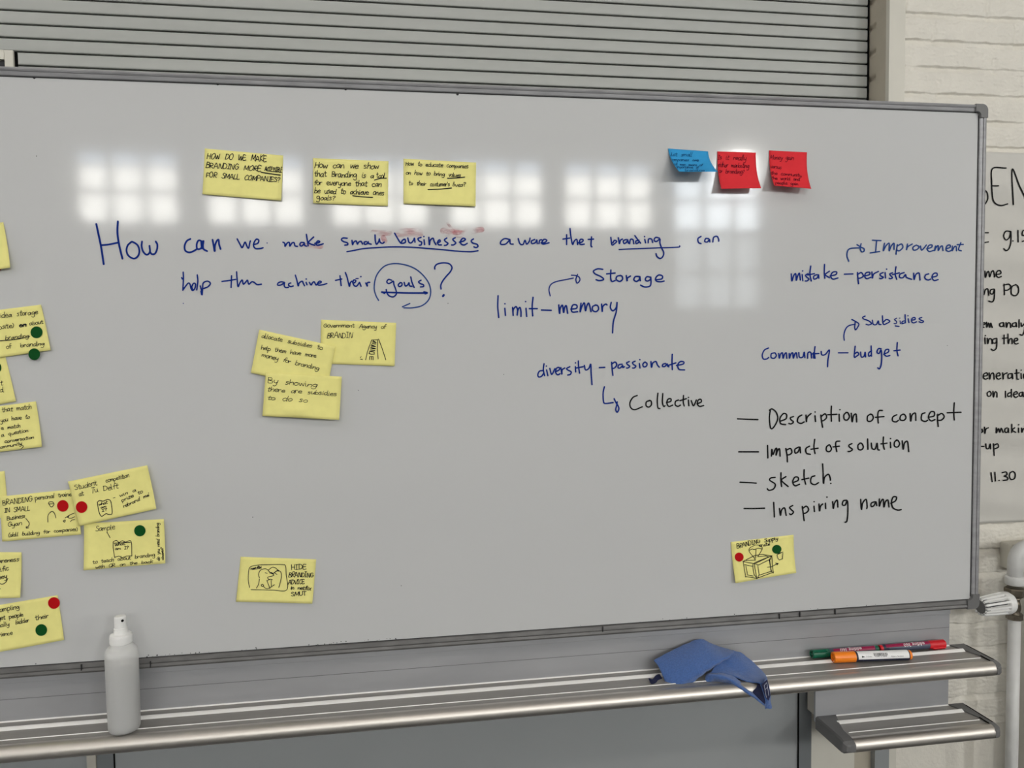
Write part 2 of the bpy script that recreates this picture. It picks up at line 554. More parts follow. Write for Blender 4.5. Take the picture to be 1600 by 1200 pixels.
# wall with the row of windows, opposite the whiteboard
bm = bmesh.new()
xs = ROOM_X0
for (x0, x1, z0, z1) in WINDOWS:
    box(bm, xs, x0, BACKY - 0.25, BACKY, 0, ROOM_Z)
    box(bm, x0, x1, BACKY - 0.25, BACKY, 0, z0)
    box(bm, x0, x1, BACKY - 0.25, BACKY, z1, ROOM_Z)
    xs = x1
box(bm, xs, ROOM_X1, BACKY - 0.25, BACKY, 0, ROOM_Z)
tag(bmobj('wall_front', bm, M['room']), 'off white wall with windows opposite the whiteboard', kind='structure')
for k, (x0, x1, z0, z1) in enumerate(WINDOWS):
    w = tag(empty('window_%d' % (k + 1)), 'window with glazing bars opposite the whiteboard', kind='structure')
    bm = bmesh.new()
    y0, y1 = BACKY - 0.12, BACKY - 0.07
    for a in (x0, x1 - 0.03):
        box(bm, a, a + 0.03, y0, y1, z0, z1)
    zz = [z0, 3.10, 3.38, z1 - 0.02] if z0 > 2 else [z0, 2.28, 2.73, 3.10, 3.38, z1 - 0.02]
    for z in zz:
        t = 0.02 if z in (3.38,) else 0.045
        if z0 < 2 and abs(z - 2.73) < .01:
            t = 0.07
        box(bm, x0, x1, y0, y1, z, z + t)
    for i in (1, 2):
        xm = x0 + (x1 - x0) * i / 3
        box(bm, xm - 0.028, xm + 0.028, y0, y1, z0, z1)
    bmobj('window_frame', bm, M['frame_white'], w)
    segs = [(z0, z0 + (0.61 if z0 > 2 else 0), 'glass'), (3.38, z1, 'glass_blue')]
    if z0 < 2:
        segs = [(z0, 2.77, 'glass_dim'), (2.77, 3.38, 'glass_cool'), (3.38, z1, 'glass_blue')]
    for (a, b, g) in segs:
        bm = bmesh.new()
        vs = [bm.verts.new(c) for c in ((x0, BACKY - 0.1, a), (x1, BACKY - 0.1, a), (x1, BACKY - 0.1, b), (x0, BACKY - 0.1, b))]
        bm.faces.new(vs)
        bmobj('window_pane', bm, M[g], w)

# added compact light just inside the end window, gives curled notes crisp shadows
p = Vector(at(1151, 266, 6.6)); p.y = -6.6   # mirror image of the added light falls behind the red note
area('added_shadow_light', p, (0.5, 0, 1.6), 0.24, 0.24, ADDED_LIGHT_W, (1, 0.97, 0.92))
for cx in (-3.0, 0.0, 3.0):
    area('ceiling_lamp_light', (cx, -2.6, ROOM_Z - 0.06), (cx, -2.6, 0), 1.4, 0.25, CEIL_W * 30, (1, 0.93, 0.85))

# ------------------------------------------------------------------ brick wall (wall_back): one mesh, joints and bricks modelled
TRIM_X0 = at(1385, 50, WALLY)[0]
TRIM_X1 = at(1409, 50, WALLY)[0]
COURSE = 0.0605
BLEN = 0.215


def brick_h(X, Z):
    row = np.floor((Z - 0.008) / COURSE)
    fz = (Z - 0.008) / COURSE - row
    off = np.where(row % 2 == 0, 0.0, 0.5) + 0.13 * np.sin(row * 2.3)
    col = np.floor(X / BLEN + off)
    fx = X / BLEN + off - col
    h = np.sin(row * 12.9898 + col * 78.233) * 43758.5453
    h = h - np.floor(h)
    h2 = np.sin(row * 39.425 + col * 17.137) * 24634.6345
    h2 = h2 - np.floor(h2)
    n1 = np.sin(X * 47 + row * 2.1) * np.sin(X * 19 + row) * 0.5 + 0.5
    n2 = np.sin(X * 173 + row * 1.7 + 2 * np.sin(Z * 90)) * 0.5
    jf = 0.20 + 0.022 * n2 + 0.05 * (n1 - .5)          # joint height as a share of the course
    depth = 0.0115 * (0.2 + 0.75 * n1) * np.where(h2 > 0.25, 1.0, 0.45)
    # weathered joint: deep right under the brick above, flush with the brick below
    t = np.clip(fz / jf, 0, 1)
    st = np.clip((fz - jf) / 0.025, 0, 1)
    joint = depth * t * (1 - st)
    dx = np.minimum(fx, 1 - fx) * BLEN + 0.002 * np.sin(Z * 190 + col * 4)
    v = np.clip(1 - dx / 0.006, 0, 1) * (0.0018 + 0.0030 * h)
    lump = 0.0007 * np.sin(X * 230 + 3 * np.sin(Z * 170)) * np.sin(Z * 260 + 2 * np.sin(X * 120)) + 0.0009 * np.sin(X * 37 + row) * np.sin(Z * 88 + col)
    top = np.clip((fz - 0.9) / 0.1, 0, 1) ** 2 * 0.0012 * (1 - h)
    return 0.008 + 0.0016 * h * np.clip(fz / jf, 0, 1) - joint - v - top + lump


def grid_mesh(name, Pts, m, parent=None, smooth=True, flip=False):
    nz, nx = Pts.shape[:2]
    me = bpy.data.meshes.new(name)
    idx = np.arange(nz * nx).reshape(nz, nx)
    q = np.stack([idx[:-1, :-1], idx[:-1, 1:], idx[1:, 1:], idx[1:, :-1]], -1).reshape(-1, 4)
    if flip:
        q = q[:, ::-1]
    me.from_pydata(Pts.reshape(-1, 3).tolist(), [], q.tolist())
    return link(name, me, m, parent, smooth)


wx = np.arange(TRIM_X1 - 0.02, 1.95, 0.004)
wz = np.arange(0.55, 2.35, 0.0016)
XX, ZZ = np.meshgrid(wx, wz)
YY = WALLY - brick_h(XX, ZZ)
wall = grid_mesh('wall_back', np.stack([XX, YY, ZZ], -1), M['brick'])
tag(wall, 'white painted brick wall behind the whiteboard', kind='structure')
bm = bmesh.new()
box(bm, TRIM_X0 + 0.009, ROOM_X1, WALLY + 0.012, WALLY + 0.3, 0, ROOM_Z)
box(bm, 1.94, ROOM_X1, WALLY - 0.004, WALLY + 0.012, 0, ROOM_Z)
box(bm, TRIM_X1 - 0.02, 1.95, WALLY - 0.004, WALLY + 0.012, 2.345, ROOM_Z)
box(bm, TRIM_X1 - 0.02, 1.95, WALLY - 0.004, WALLY + 0.012, 0, 0.555)
bmobj('brickwork', bm, M['brick'], wall)
# reveal of the shutter opening: beige brick jamb and cream corner trim
SHY = 0.366
jy = np.arange(0.334, SHY + 0.03, 0.003)
jz = np.arange(1.9, 2.5, 0.003)
JY, JZ = np.meshgrid(jy, jz)
row = np.floor((JZ - 0.008) / COURSE)
fz = (JZ - 0.008) / COURSE - row
e = np.clip((np.minimum(fz, 1 - fz) * COURSE - 0.003) / 0.004, 0, 1)
jam = grid_mesh('trim_2', np.stack([TRIM_X0 + 0.006 * (1 - e) + 0 * JY, JY, JZ], -1), M['jamb'], flip=True)
tag(jam, 'beige painted brick reveal beside the grey shutter', kind='structure')
bm = bmesh.new()
box(bm, TRIM_X0 - 0.0015, TRIM_X1, WALLY - 0.013, WALLY + 0.0, 0.0, ROOM_Z, bevel=0.001)
t1 = tag(bmobj('trim_1', bm, M['trim']), 'cream corner trim between shutter and brick wall', kind='structure')
bm = bmesh.new()
box(bm, TRIM_X0 - 0.0012, TRIM_X0 + 0.002, WALLY - 0.012, 0.336, 0.0, ROOM_Z)
bmobj('trim_return', bm, M['jamb'], t1)

# ------------------------------------------------------------------ roller shutter
sh = tag(empty('roller_shutter'), 'grey slatted roller shutter in the recess above the whiteboard', 'shutter')
SX1 = at(1358, 50, SHY)[0]
zl = at(800, 93.5, SHY)[2]
pitch = (at(800, 15.5, SHY)[2] - at(800, 132.5, SHY)[2]) / 6.0
bm = bmesh.new()
gap = 0.0036
for k in range(-14, 18):
    z0 = zl + k * pitch + gap / 2
    z1 = z0 + pitch - gap
    hh = z1 - z0
    prof = [(SHY + 0.012, z0), (SHY + 0.0015, z0), (SHY, z0 + 0.0015)]
    for j in range(1, 6):
        t = j / 6
        prof.append((SHY - 0.0005 * math.sin(math.pi * t), z0 + 0.0015 + (hh - 0.003) * t))
    prof += [(SHY, z1 - 0.0015), (SHY + 0.0015, z1), (SHY + 0.012, z1)]
    extrude_profile(bm, prof, -3.0, SX1 - 0.004)
bmobj('slat_curtain', bm, M['slat'], sh)
boxobj('seam_backing', (-3.0, SX1 - 0.002, SHY + 0.010, SHY + 0.02, zl - 15 * pitch, zl + 18 * pitch), M['black'], sh)
boxobj('shadow_gap_strip', (SX1 - 0.0045, SX1 - 0.002, SHY - 0.004, SHY + 0.02, zl - 15 * pitch, zl + 18 * pitch), M['black'], sh)  # black strip put in for the shadow gap at the shutter's edge
boxobj('guide_web', (SX1 - 0.002, TRIM_X0 + 0.01, SHY + 0.006, SHY + 0.03, zl - 15 * pitch, zl + 18 * pitch), M['jamb'], sh)
tag(boxobj('wall_niche', (-3.2, ROOM_X1, 0.5, 0.6, 0, ROOM_Z), M['room']), 'back of the shutter recess', kind='structure')

# ------------------------------------------------------------------ whiteboard
BX0, BX1 = -1.75, 1.1545
BZ0, BZ1 = 1.5 - 0.5395, 1.5 + 0.4558
IX1, IZ0, IZ1 = 1.1405, 1.5 - 0.5222, 1.5 + 0.4420
wb = tag(empty('whiteboard'), 'large white board with aluminium frame covered in marker writing and notes', 'whiteboard')
surf = boxobj('writing_surface', (BX0 + 0.01, IX1 + 0.004, 0.0, 0.012, IZ0 - 0.004, IZ1 + 0.004), M['board'], wb)


def rail(name, prof2, ax, a0, a1, parent, m):
    """prof2 in (across from inner to outer, y); ax 'top','bottom','right'"""
    bm = bmesh.new()
    n = len(prof2)
    A, B = [], []
    for (s, y) in prof2:
        if ax == 'top':
            A.append(bm.verts.new((a0, y, IZ1 + s))); B.append(bm.verts.new((a1, y, IZ1 + s)))
        elif ax == 'bottom':
            A.append(bm.verts.new((a0, y, IZ0 - s))); B.append(bm.verts.new((a1, y, IZ0 - s)))
        else:
            A.append(bm.verts.new((IX1 + s, y, a0))); B.append(bm.verts.new((IX1 + s, y, a1)))
    for i in range(n):
        bm.faces.new((A[i], A[(i + 1) % n], B[(i + 1) % n], B[i]))
    bm.faces.new(A); bm.faces.new(B[::-1])
    return bmobj(name, bm, m, parent)


def prof(w):
    return [(0, .004), (0, -.0022), (.0012, -.0034), (w * .42, -.0048), (w * .44, -.0036), (w * .50, -.0036), (w * .52, -.0052), (w - .004, -.0066), (w - .001, -.0055), (w, -.003), (w, .018), (.002, .018)]


CR = 0.014
rail('frame_rail', prof(0.0138), 'top', BX0, IX1 - 0.002, wb, M['alu'])
rail('frame_rail', prof(0.0173), 'bottom', BX0, IX1 - 0.002, wb, M['alu_grimy_shaded'])
rail('frame_rail', prof(0.0140), 'right', IZ0 + 0.002, IZ1 - 0.002, wb, M['alu'])


def corner_cap(zc, wz, sgn):
    """rounded plastic corner; (IX1, zc) is the inner corner of the frame, sgn +1 top, -1 bottom"""
    bm = bmesh.new()
    wx_ = 0.0146
    R, r = 0.012, 0.007
    ext = 0.0045
    out_, in_ = [(IX1 - r - ext, zc + sgn * (wz + .0006))], [(IX1 - r - ext, zc)]
    for k in range(9):
        a = math.pi / 2 - k * math.pi / 16
        out_.append((IX1 + wx_ - R + R * math.cos(a), zc + sgn * (wz + .0006 - R + R * math.sin(a))))
        in_.append((IX1 - r + r * math.cos(a) - .0003, zc - sgn * r + sgn * r * math.sin(a)))
    out_.append((IX1 + wx_, zc - sgn * (r + ext)))
    in_.append((IX1 - .0003, zc - sgn * (r + ext)))
    of, inf_ = [[bm.verts.new((x, -0.0073, z)) for x, z in L_] for L_ in (out_, in_)]
    ob, inb = [[bm.verts.new((x, 0.0185, z)) for x, z in L_] for L_ in (out_, in_)]
    for i in range(len(of) - 1):
        bm.faces.new((of[i], of[i + 1], inf_[i + 1], inf_[i]))
        bm.faces.new((ob[i], inb[i], inb[i + 1], ob[i + 1]))
        bm.faces.new((of[i], ob[i], ob[i + 1], of[i + 1]))
        bm.faces.new((inf_[i], inf_[i + 1], inb[i + 1], inb[i]))
    for e_ in (0, -1):
        bm.faces.new((of[e_], inf_[e_], inb[e_], ob[e_]))
    return bmobj('corner_cap', bm, M['cap'], wb)


corner_cap(IZ1, 0.0138, 1)
corner_cap(IZ0, 0.0173, -1)
# thin dark rubber line between the surface and the frame
bm = bmesh.new()
box(bm, BX0, IX1 - 0.006, -0.0012, 0.002, IZ1 - 0.0014, IZ1 + 0.0004)
box(bm, IX1 - 0.0014, IX1 + 0.0004, -0.0012, 0.002, IZ0 + 0.006, IZ1 - 0.006)
box(bm, BX0, IX1 - 0.006, -0.0012, 0.002, IZ0 - 0.0004, IZ0 + 0.001)
bmobj('rubber_seal', bm, M['groove'], wb)
bm = bmesh.new()
for (px, py) in ((53, 121), (340, 131), (540, 139), (715, 147)):
    c = at(px, py, -0.0015)
    lathe(bm, [(0, 0), (.0022, 0), (.0014, .0012), (0, .0014)], (c[0], -0.0005, c[2]), (0, -1, 0), 10)
for (px, py) in ((127, 1043), (942, 983), (1218, 963), (1250, 960), (1305, 956), (235, 1038)):
    c = at(px, py, -0.006)
    box(bm, c[0] - .0008, c[0] + .0008, -0.0072, -0.004, c[2] - .005, c[2] + .005)
bmobj('ink_mark', bm, M['groove'], wb)
bm = bmesh.new()
rs = random.Random(11)
for k in range(60):
    px = rs.choice((rs.uniform(205, 330), rs.uniform(480, 640), rs.uniform(1000, 1330), rs.uniform(20, 1500)))
    c = at(px, 1000, 0)
    r_ = rs.uniform(.0004, .0011)
    lathe(bm, [(0, 0), (r_, 0), (0, r_ * .5)], (c[0], -0.0003, IZ0 + rs.uniform(.0005, .0045)), (0, -1, 0), 7)
for (px, py) in ((57, 244), (395, 808), (627, 915), (787, 585), (1480, 540), (700, 474), (560, 610)):
    c = at(px, py, 0)
    lathe(bm, [(0, 0), (.0008, 0), (0, .0004)], (c[0], -0.0003, c[2]), (0, -1, 0), 7)
bmobj('ink_crumbs', bm, M['groove'], wb)['kind'] = 'stuff'


def on_board(px, py):
    return at(px, py, -0.0005)


# (part label, ink, zoom origin x, y, zoom factor, default stroke width in px, strokes)
A_ = (140, 340, 5.3333); B_ = (430, 340, 5.3333); C_ = (720, 340, 3.8095); D_ = (820, 530, 5.0); E_ = (1180, 360, 4.7059); F_ = (1140, 620, 4.2105)
G_ = (1500, 240, 3.3333); H_ = (1500, 600, 3.3333)
BOARD_TEXT = [
 ('blue handwriting reading How can we', 'blue_ink', A_, 2.9, """3.2:56,54 72,130 95,240 118,388|3.2:236,32 232,120 245,220 274,342|98,230 160,224 240,208
345,205 318,232 308,275 325,318 370,342 405,318 415,275 400,230 360,203 345,205|437,200 434,240 448,285 478,310 503,285 500,235|503,285 520,305 545,300 562,265 565,225 552,200
840,178 810,195 792,235 798,275 830,290 865,280 890,265|940,200 910,190 893,220 897,260 925,258 945,225 950,190 945,230 950,262 980,280|3.6:932,205 936,255
1025,185 1035,240 1042,280 1045,235 1060,195 1075,185 1080,225 1092,262|3.4:1040,230 1043,278
2.4:1230,178 1255,225 1272,250 1295,205 1310,235 1325,255 1335,210 1340,195|2.4:1365,225 1400,215 1410,190 1390,180 1370,210 1368,240 1385,258 1420,258 1445,252|1.6:1478,212|1.6:780,715"""),
 ('blue handwriting reading make small businesses', 'blue_ink', B_, 2.4, """65,205 80,215 82,240 100,212 118,208 122,238 140,212 158,210 165,235 185,240|238,208 215,208 205,225 218,238 238,222 242,208 246,232 262,238
260,140 268,190 275,235|320,162 280,200 272,205 300,222 330,230|330,215 360,210 372,200 355,195 340,215 350,230 380,225 400,218
600,172 565,170 552,185 570,200 600,210 605,225 580,230|640,190 645,225 655,205 675,195 685,222 695,205 715,198 728,220|760,200 742,205 745,222 765,218 775,200 778,215 800,222
832,145 835,195 845,222 862,200 868,178|868,178 875,205 895,215 908,205
995,130 1015,165 1045,210 1060,190 1080,180 1085,205 1060,215 1045,212|1105,170 1115,205 1135,210 1155,185 1160,170 1165,205|1215,165 1190,175 1200,195 1220,205 1215,228 1200,230
1240,185 1245,225|1238,158|1280,165 1285,228 1292,190 1315,172 1325,200 1340,225|1350,210 1375,200 1370,185 1355,200 1360,225 1385,228|1430,170 1410,185 1420,200 1440,215 1425,230 1410,232
1500,168 1480,180 1490,195 1505,212 1485,228 1470,228|1535,205 1570,195 1585,180 1565,172 1545,195 1550,220 1575,228 1600,215|1652,178 1634,192 1645,211 1680,222 1690,240 1673,250 1656,244"""),
 ('blue marker underline under small businesses', 'blue_ink', B_, 2.2, "598,284 650,275 740,258 880,248 1000,244 1150,248 1280,258 1400,268 1500,278 1600,284 1650,282 1690,276"),
 ('blue handwriting reading help them', 'blue_ink', (429.7, 403.75, 5.3333), 2.3, """-765,115 -763,170 -768,265|-772,172 -778,160|-768,265 -745,232 -722,206 -708,216 -700,250 -686,268 -668,250 -662,215 -678,208 -692,235 -686,262|-648,138 -643,190 -652,262
-622,230 -612,270 -607,305 -603,250 -597,205 -562,190 -538,208 -557,235 -592,250|3.4:-614,275 -609,300|-442,192 -387,185 -328,175|-362,145 -366,242|-320,112 -316,170 -308,235 -293,205 -273,180 -263,215 -238,190 -228,182 -218,215 -193,195 -173,200 -148,218 -113,215"""),
 ('blue handwriting reading achive their goals', 'blue_ink', B_, 2.3, """75,540 50,535 25,545 20,562 45,562 70,548 78,540 75,565 85,582 110,582|130,545 115,550 112,565 130,575 150,570|168,480 180,520 192,570 200,545 225,530 235,550 245,568|258,540 265,560|258,512
285,540 300,562 310,545 325,535 340,562 350,555|352,548 375,545 385,535 370,530 355,545 360,562 395,560 430,550
503,523 555,512|540,485 550,567|585,458 600,500 618,572 625,545 640,530 650,550|650,548 665,540 672,525 655,520 648,545 660,568 680,570 702,540|1.6:672,508 692,508|705,545 715,572|713,492|755,545 768,572 765,550 775,540 788,540
970,522 945,515 930,535 945,550 968,540 985,530 990,560 1005,600 1010,635 985,660 950,652 930,625 925,600|1040,545 1025,560 1035,575 1055,565 1055,545 1040,542|1075,540 1085,570 1105,560 1115,542 1120,568 1140,572|1130,495 1140,540 1158,582|1215,522 1195,535 1210,550 1235,560 1235,575 1210,578"""),
 ('blue underline under the word goals', 'blue_ink', B_, 2.8, "890,622 1000,625 1120,628 1250,628|1240,620 1268,627 1250,634|890,620 912,630"),
 ('thin blue circle drawn around the word goals', 'light_blue_ink', B_, 2.0, "862,690 840,650 825,590 835,510 865,450 920,400 1000,383 1100,398 1180,435 1245,495 1285,560 1295,630 1275,690 1220,735 1140,752 1072,752|1122,716 1095,728 1060,744"),
 ('large blue question mark', 'blue_ink', B_, 2.4, "1330,428 1330,410 1350,388 1400,377 1450,385 1473,415 1460,450 1425,490 1395,530 1380,565 1382,595|3.4:1405,645 1398,655"),
 ('blue handwriting reading aware that branding can', 'blue_ink', C_, 2.3, """290,130 262,125 240,140 238,158 265,158 285,140 292,130 295,155 312,158|342,125 352,155 370,160 382,135 392,158 408,140 412,122|440,130 420,140 425,155 445,148 452,132 455,155|465,155 470,135 482,132
478,150 500,148 512,135 495,130 482,148 490,158 525,150|608,128 648,122|630,102 630,160|650,65 655,110 665,160 675,140 690,130 695,160|700,150 722,145 728,132 712,130 705,150 715,160 735,158|758,130 790,128|778,115 775,165 780,174
893,118 900,162 915,155 928,142 915,135 905,150|938,120 944,155 950,135 962,128|985,130 968,138 972,155 988,145 992,130 998,152|1005,155 1010,130 1025,132 1030,155|1060,135 1042,140 1045,155 1062,145|1036,108 1052,130 1070,152|1095,130 1100,150|1093,113
1115,150 1118,128 1135,128 1142,148|1182,122 1160,118 1150,135 1165,142 1185,128 1185,150 1195,180 1208,210 1200,235 1185,243 1168,232 1162,215
1430,112 1412,125 1415,148 1430,155|1475,125 1458,125 1452,142 1468,145 1480,130 1482,145|1500,145 1505,118 1525,112 1535,130 1535,140"""),
 ('blue marker underline under branding', 'blue_ink', C_, 2.0, "942,190 1000,187 1080,184 1180,180 1250,178 1300,175 1302,168"),
 ('blue handwriting reading limit memory with arrow to Storage', 'blue_ink', C_, 2.4, """845,308 815,305 790,318 800,335 835,352 850,368 825,375 805,370|893,312 892,360 900,380 918,375|868,335 918,330|950,345 930,350 925,368 945,380 962,368 960,350 948,344|985,345 990,378 992,360 1010,348
1060,350 1038,352 1030,370 1045,380 1062,368 1065,350 1068,375|1130,355 1108,352 1098,368 1110,378 1128,368 1130,352 1132,385 1125,408 1095,413 1070,402|1158,370 1195,365 1200,348 1178,342 1160,360 1165,378 1190,382 1210,378
1.9:532,466 525,430 535,400 565,382 620,370 670,360|1.9:658,343 685,345 705,355 708,375 692,390 685,370 690,350 695,338
222,465 220,530 226,595|262,540 266,582|262,513|308,535 312,585 312,550 328,530 338,550 335,582 340,550 352,535 358,560 358,588|388,540 392,588|385,500|430,475 425,530 428,585|408,542 455,542|480,550 538,552
583,520 588,572 592,540 605,522 612,565 618,535 628,525 636,570|655,545 688,540 690,522 668,520 658,545 665,562 695,560|715,510 710,562 720,530 735,508 742,555 750,525 762,510 775,560|800,522 785,530 785,552 805,560 820,545 815,525 800,520
838,515 842,560 845,530 862,515 870,520|895,505 890,535 905,555 925,535 930,502 925,560 908,620 903,686"""),
 ('blue handwriting reading diversity passionate', 'blue_ink', D_, 2.3, """140,245 115,250 102,275 108,295 130,290 148,265|150,192 145,240 155,285|170,240 180,285|168,210|195,228 210,275 235,230|238,255 268,240 270,222 250,225 240,255 255,278 275,270|282,222 290,275 292,240 312,225
352,215 328,228 335,240 362,255 355,275 335,280|395,215 398,255|395,185|418,170 420,215 428,265|400,225 455,215|465,205 475,240 500,228 515,195 518,260 525,355|582,222 625,220
678,180 682,230 688,282|678,195 705,178 718,200 700,225 682,228|760,195 735,200 728,222 745,225 765,205 765,222 778,215|815,175 795,185 805,200 820,212 805,225 795,225|862,172 842,182 850,198 868,210 855,225 842,225|895,190 900,225|898,160
935,180 922,195 928,215 948,212 955,192 940,178|985,175 990,220 1000,185 1025,175 1035,200 1050,218|1100,190 1080,195 1075,212 1095,212 1112,192 1115,210 1125,215|1152,118 1150,180 1152,238|1120,205 1180,185|1185,205 1235,195 1242,178 1215,175 1195,200 1205,235 1248,240
622,372 612,420 615,485 630,502 690,495|698,465 712,495 728,520 735,545 722,570 710,550 718,515 722,490"""),
 ('black handwriting reading Collective', 'black_ink', D_, 2.2, """878,440 845,455 822,495 828,535 860,550 918,528|975,480 950,490 948,520 970,530 990,510 985,482 972,478|1040,422 1035,480 1040,535 1055,542|1078,425 1075,490 1085,525 1095,520|1108,495 1140,485 1140,465 1118,470 1110,500 1125,525 1155,515
1200,475 1178,485 1175,512 1195,525 1215,515|1240,440 1238,490 1245,522|1212,480 1262,465|1278,475 1282,520|1278,455|1300,480 1318,520 1340,475|1345,505 1378,490 1375,470 1355,475 1348,505 1365,525 1397,518"""),
 ('faded blue handwriting reading Improvement', 'light_blue_ink', E_, 2.1, """862,72 925,75|893,75 885,158|845,166 915,155|950,95 942,150 960,115 985,95 985,150 1000,115 1020,95 1020,140|1045,105 1035,175|1045,115 1075,100 1085,125 1060,150 1042,145|1120,100 1112,145 1122,120 1155,100
1180,110 1160,125 1165,145 1190,140 1205,120 1185,108|1215,115 1225,145 1258,108|1262,135 1295,125 1300,108 1278,110 1265,135 1278,155 1310,148|1325,115 1318,150 1330,125 1345,112 1345,148 1362,120 1375,115 1380,148|1405,135 1432,125 1432,108 1412,112 1402,140 1420,155 1445,145
1450,115 1448,150 1465,120 1478,120 1480,150|1512,90 1495,140 1515,150|1485,105 1530,103|688,226 675,190 680,150 705,132 772,128|748,105 780,125 800,135 798,155 780,155 772,130 778,98"""),
 ('blue handwriting reading mistake persistance', 'blue_ink', E_, 2.2, """265,320 270,372 282,335 298,318 302,368 312,335 325,315 332,365|345,325 350,370|348,298|388,318 370,330 380,345 395,358 380,372 368,372|408,262 402,320 412,372|385,328 435,318|455,325 432,335 432,358 455,350 465,325 468,352
510,250 508,310 512,352|545,300 515,325 545,348|550,335 592,325 598,305 570,308 555,335 570,358 608,350|655,322 718,320
752,310 755,350 760,392|752,325 780,310 795,335 775,350 757,352|805,335 840,325 840,308 815,312 805,338 820,355 850,345|858,305 862,352 870,322 905,302|940,310 918,322 925,335 942,345 925,355 915,352|955,310 958,350|965,285
1010,312 990,320 998,335 1010,348 995,355 985,352|1035,268 1030,320 1040,360|1010,325 1060,312|1095,310 1065,322 1062,345 1085,348 1105,325 1112,345 1150,360|1165,315 1168,362 1180,325 1205,315 1212,365|1275,320 1252,328 1248,352 1270,365 1290,358|1298,345 1335,335 1335,315 1312,318 1300,345 1315,368 1345,362"""),
 ('blue handwriting reading Subsidies', 'blue_ink', E_, 2.0, """808,630 790,640 800,652 835,665 855,685 835,695 815,690|862,660 868,690 890,692 905,665 910,690 925,692|935,628 942,688 965,685 990,668 965,655 945,672|1.5:1040,645 1025,655 1040,670 1035,685 1020,685|1.5:1065,665 1068,685|1.5:1062,645|1030,702 1058,706
1100,665 1082,670 1080,685 1100,680|1102,620 1105,680|1125,650 1130,678|1122,628|1150,660 1175,655 1172,640 1152,648 1150,670 1165,680 1185,672|1225,640 1205,648 1215,658 1238,668 1225,678 1205,672
655,808 652,770 665,725 690,700 735,690|710,655 735,668 762,690 740,730 732,715 735,672"""),
 ('blue handwriting reading community budget', 'blue_ink', E_, 2.2, """98,865 68,880 52,915 60,945 85,945 98,935|140,900 118,908 118,935 140,940 155,920 145,900|172,905 178,940 185,912 200,900 205,940 215,912 228,900 232,940|250,905 252,940 262,910 275,900 280,940 290,910 302,900 308,938
320,898 325,932 350,930 360,895 365,935|385,940 388,900 408,898 415,938|428,900 430,938|440,855 435,900 440,940|420,908 468,905|485,890 490,915 515,912 545,880 535,950 532,1002|612,900 682,900
735,852 728,930 745,925 762,910 750,895 735,905|775,895 780,930 800,925 808,895 812,930|855,885 835,900 835,925 855,915|852,850 855,925|925,870 905,870 895,895 910,905 925,880 930,930 925,990 912,1018 900,1010|945,910 978,895 980,875 958,880 950,910 965,925 990,920|1045,825 1042,880 1050,922|1020,885 1065,880"""),
 ('black handwriting reading Description of concept', 'black_ink', F_, 2.3, """52,145 120,148 186,150|268,85 262,140 270,205 290,200 315,150 308,105 280,80 262,88|335,160 370,145 375,118 355,110 332,140 335,175 368,183|420,130 400,138 405,152 420,165 405,178 390,175|475,120 452,135 448,165 470,175 490,165|502,120 505,165 510,135 535,110
562,125 565,162|562,100|600,120 605,160 612,200|602,130 628,112 638,135 620,155 606,158|670,62 668,110 670,160|645,118 705,115|720,115 722,160|725,85|765,105 752,120 755,148 775,152 788,130 778,105 765,103|800,108 806,165 815,125 832,115 836,165
925,115 908,128 908,158 930,160 945,140 938,118 925,114|1005,90 982,92 975,120 978,172|960,135 1015,130|1100,118 1075,132 1072,158 1095,165 1110,155|1140,115 1125,125 1122,150 1145,155 1160,138 1152,118 1140,114|1188,110 1192,160 1200,120 1222,108 1225,155|1285,105 1265,115 1262,150 1285,162 1302,155
1308,135 1345,125 1345,100 1322,100 1308,135 1325,158 1350,150|1368,115 1368,155 1372,195|1368,125 1395,110 1412,130 1395,152 1370,155|1478,40 1475,100 1478,152|1432,105 1522,102"""),
 ('black handwriting reading Impact of solution', 'black_ink', F_, 2.3, """60,362 190,362|250,320 252,402|275,390 278,345 285,380 300,345 310,340 305,385 315,355 328,342 332,390|370,340 378,385 380,428|372,352 400,340 410,365 395,380 378,382|455,330 430,345 432,370 452,360 462,330 466,368|525,325 502,340 505,370 530,378|560,280 555,330 562,372|535,345 582,338
655,315 638,330 638,355 658,360 670,342 660,318|725,292 702,295 698,320 705,360|680,330 722,325|805,308 785,318 790,332 808,345 795,358 780,360|860,305 845,318 848,345 868,348 880,330 870,308 858,304|908,278 910,345|932,305 938,340 958,342 970,305 975,345 985,350|1012,265 1010,310 1018,345|995,310 1035,305
1058,300 1060,335|1058,275|1100,285 1085,298 1085,325 1105,330 1118,310 1108,288 1098,284|1135,290 1142,345 1150,305 1170,295 1178,360"""),
 ('black handwriting reading sketch', 'black_ink', F_, 2.3, """68,562 120,564 175,568|300,530 270,535 265,550 300,575 290,605 260,615 248,605|338,500 338,550 342,590|370,525 342,550 385,590|415,565 450,550 450,530 428,530 415,560 430,585 460,575|490,480 490,530 500,575|475,545 520,535|560,520 538,530 535,565 560,578 585,565|612,442 615,500 618,570 625,530 650,510 662,535 663,548|665,570"""),
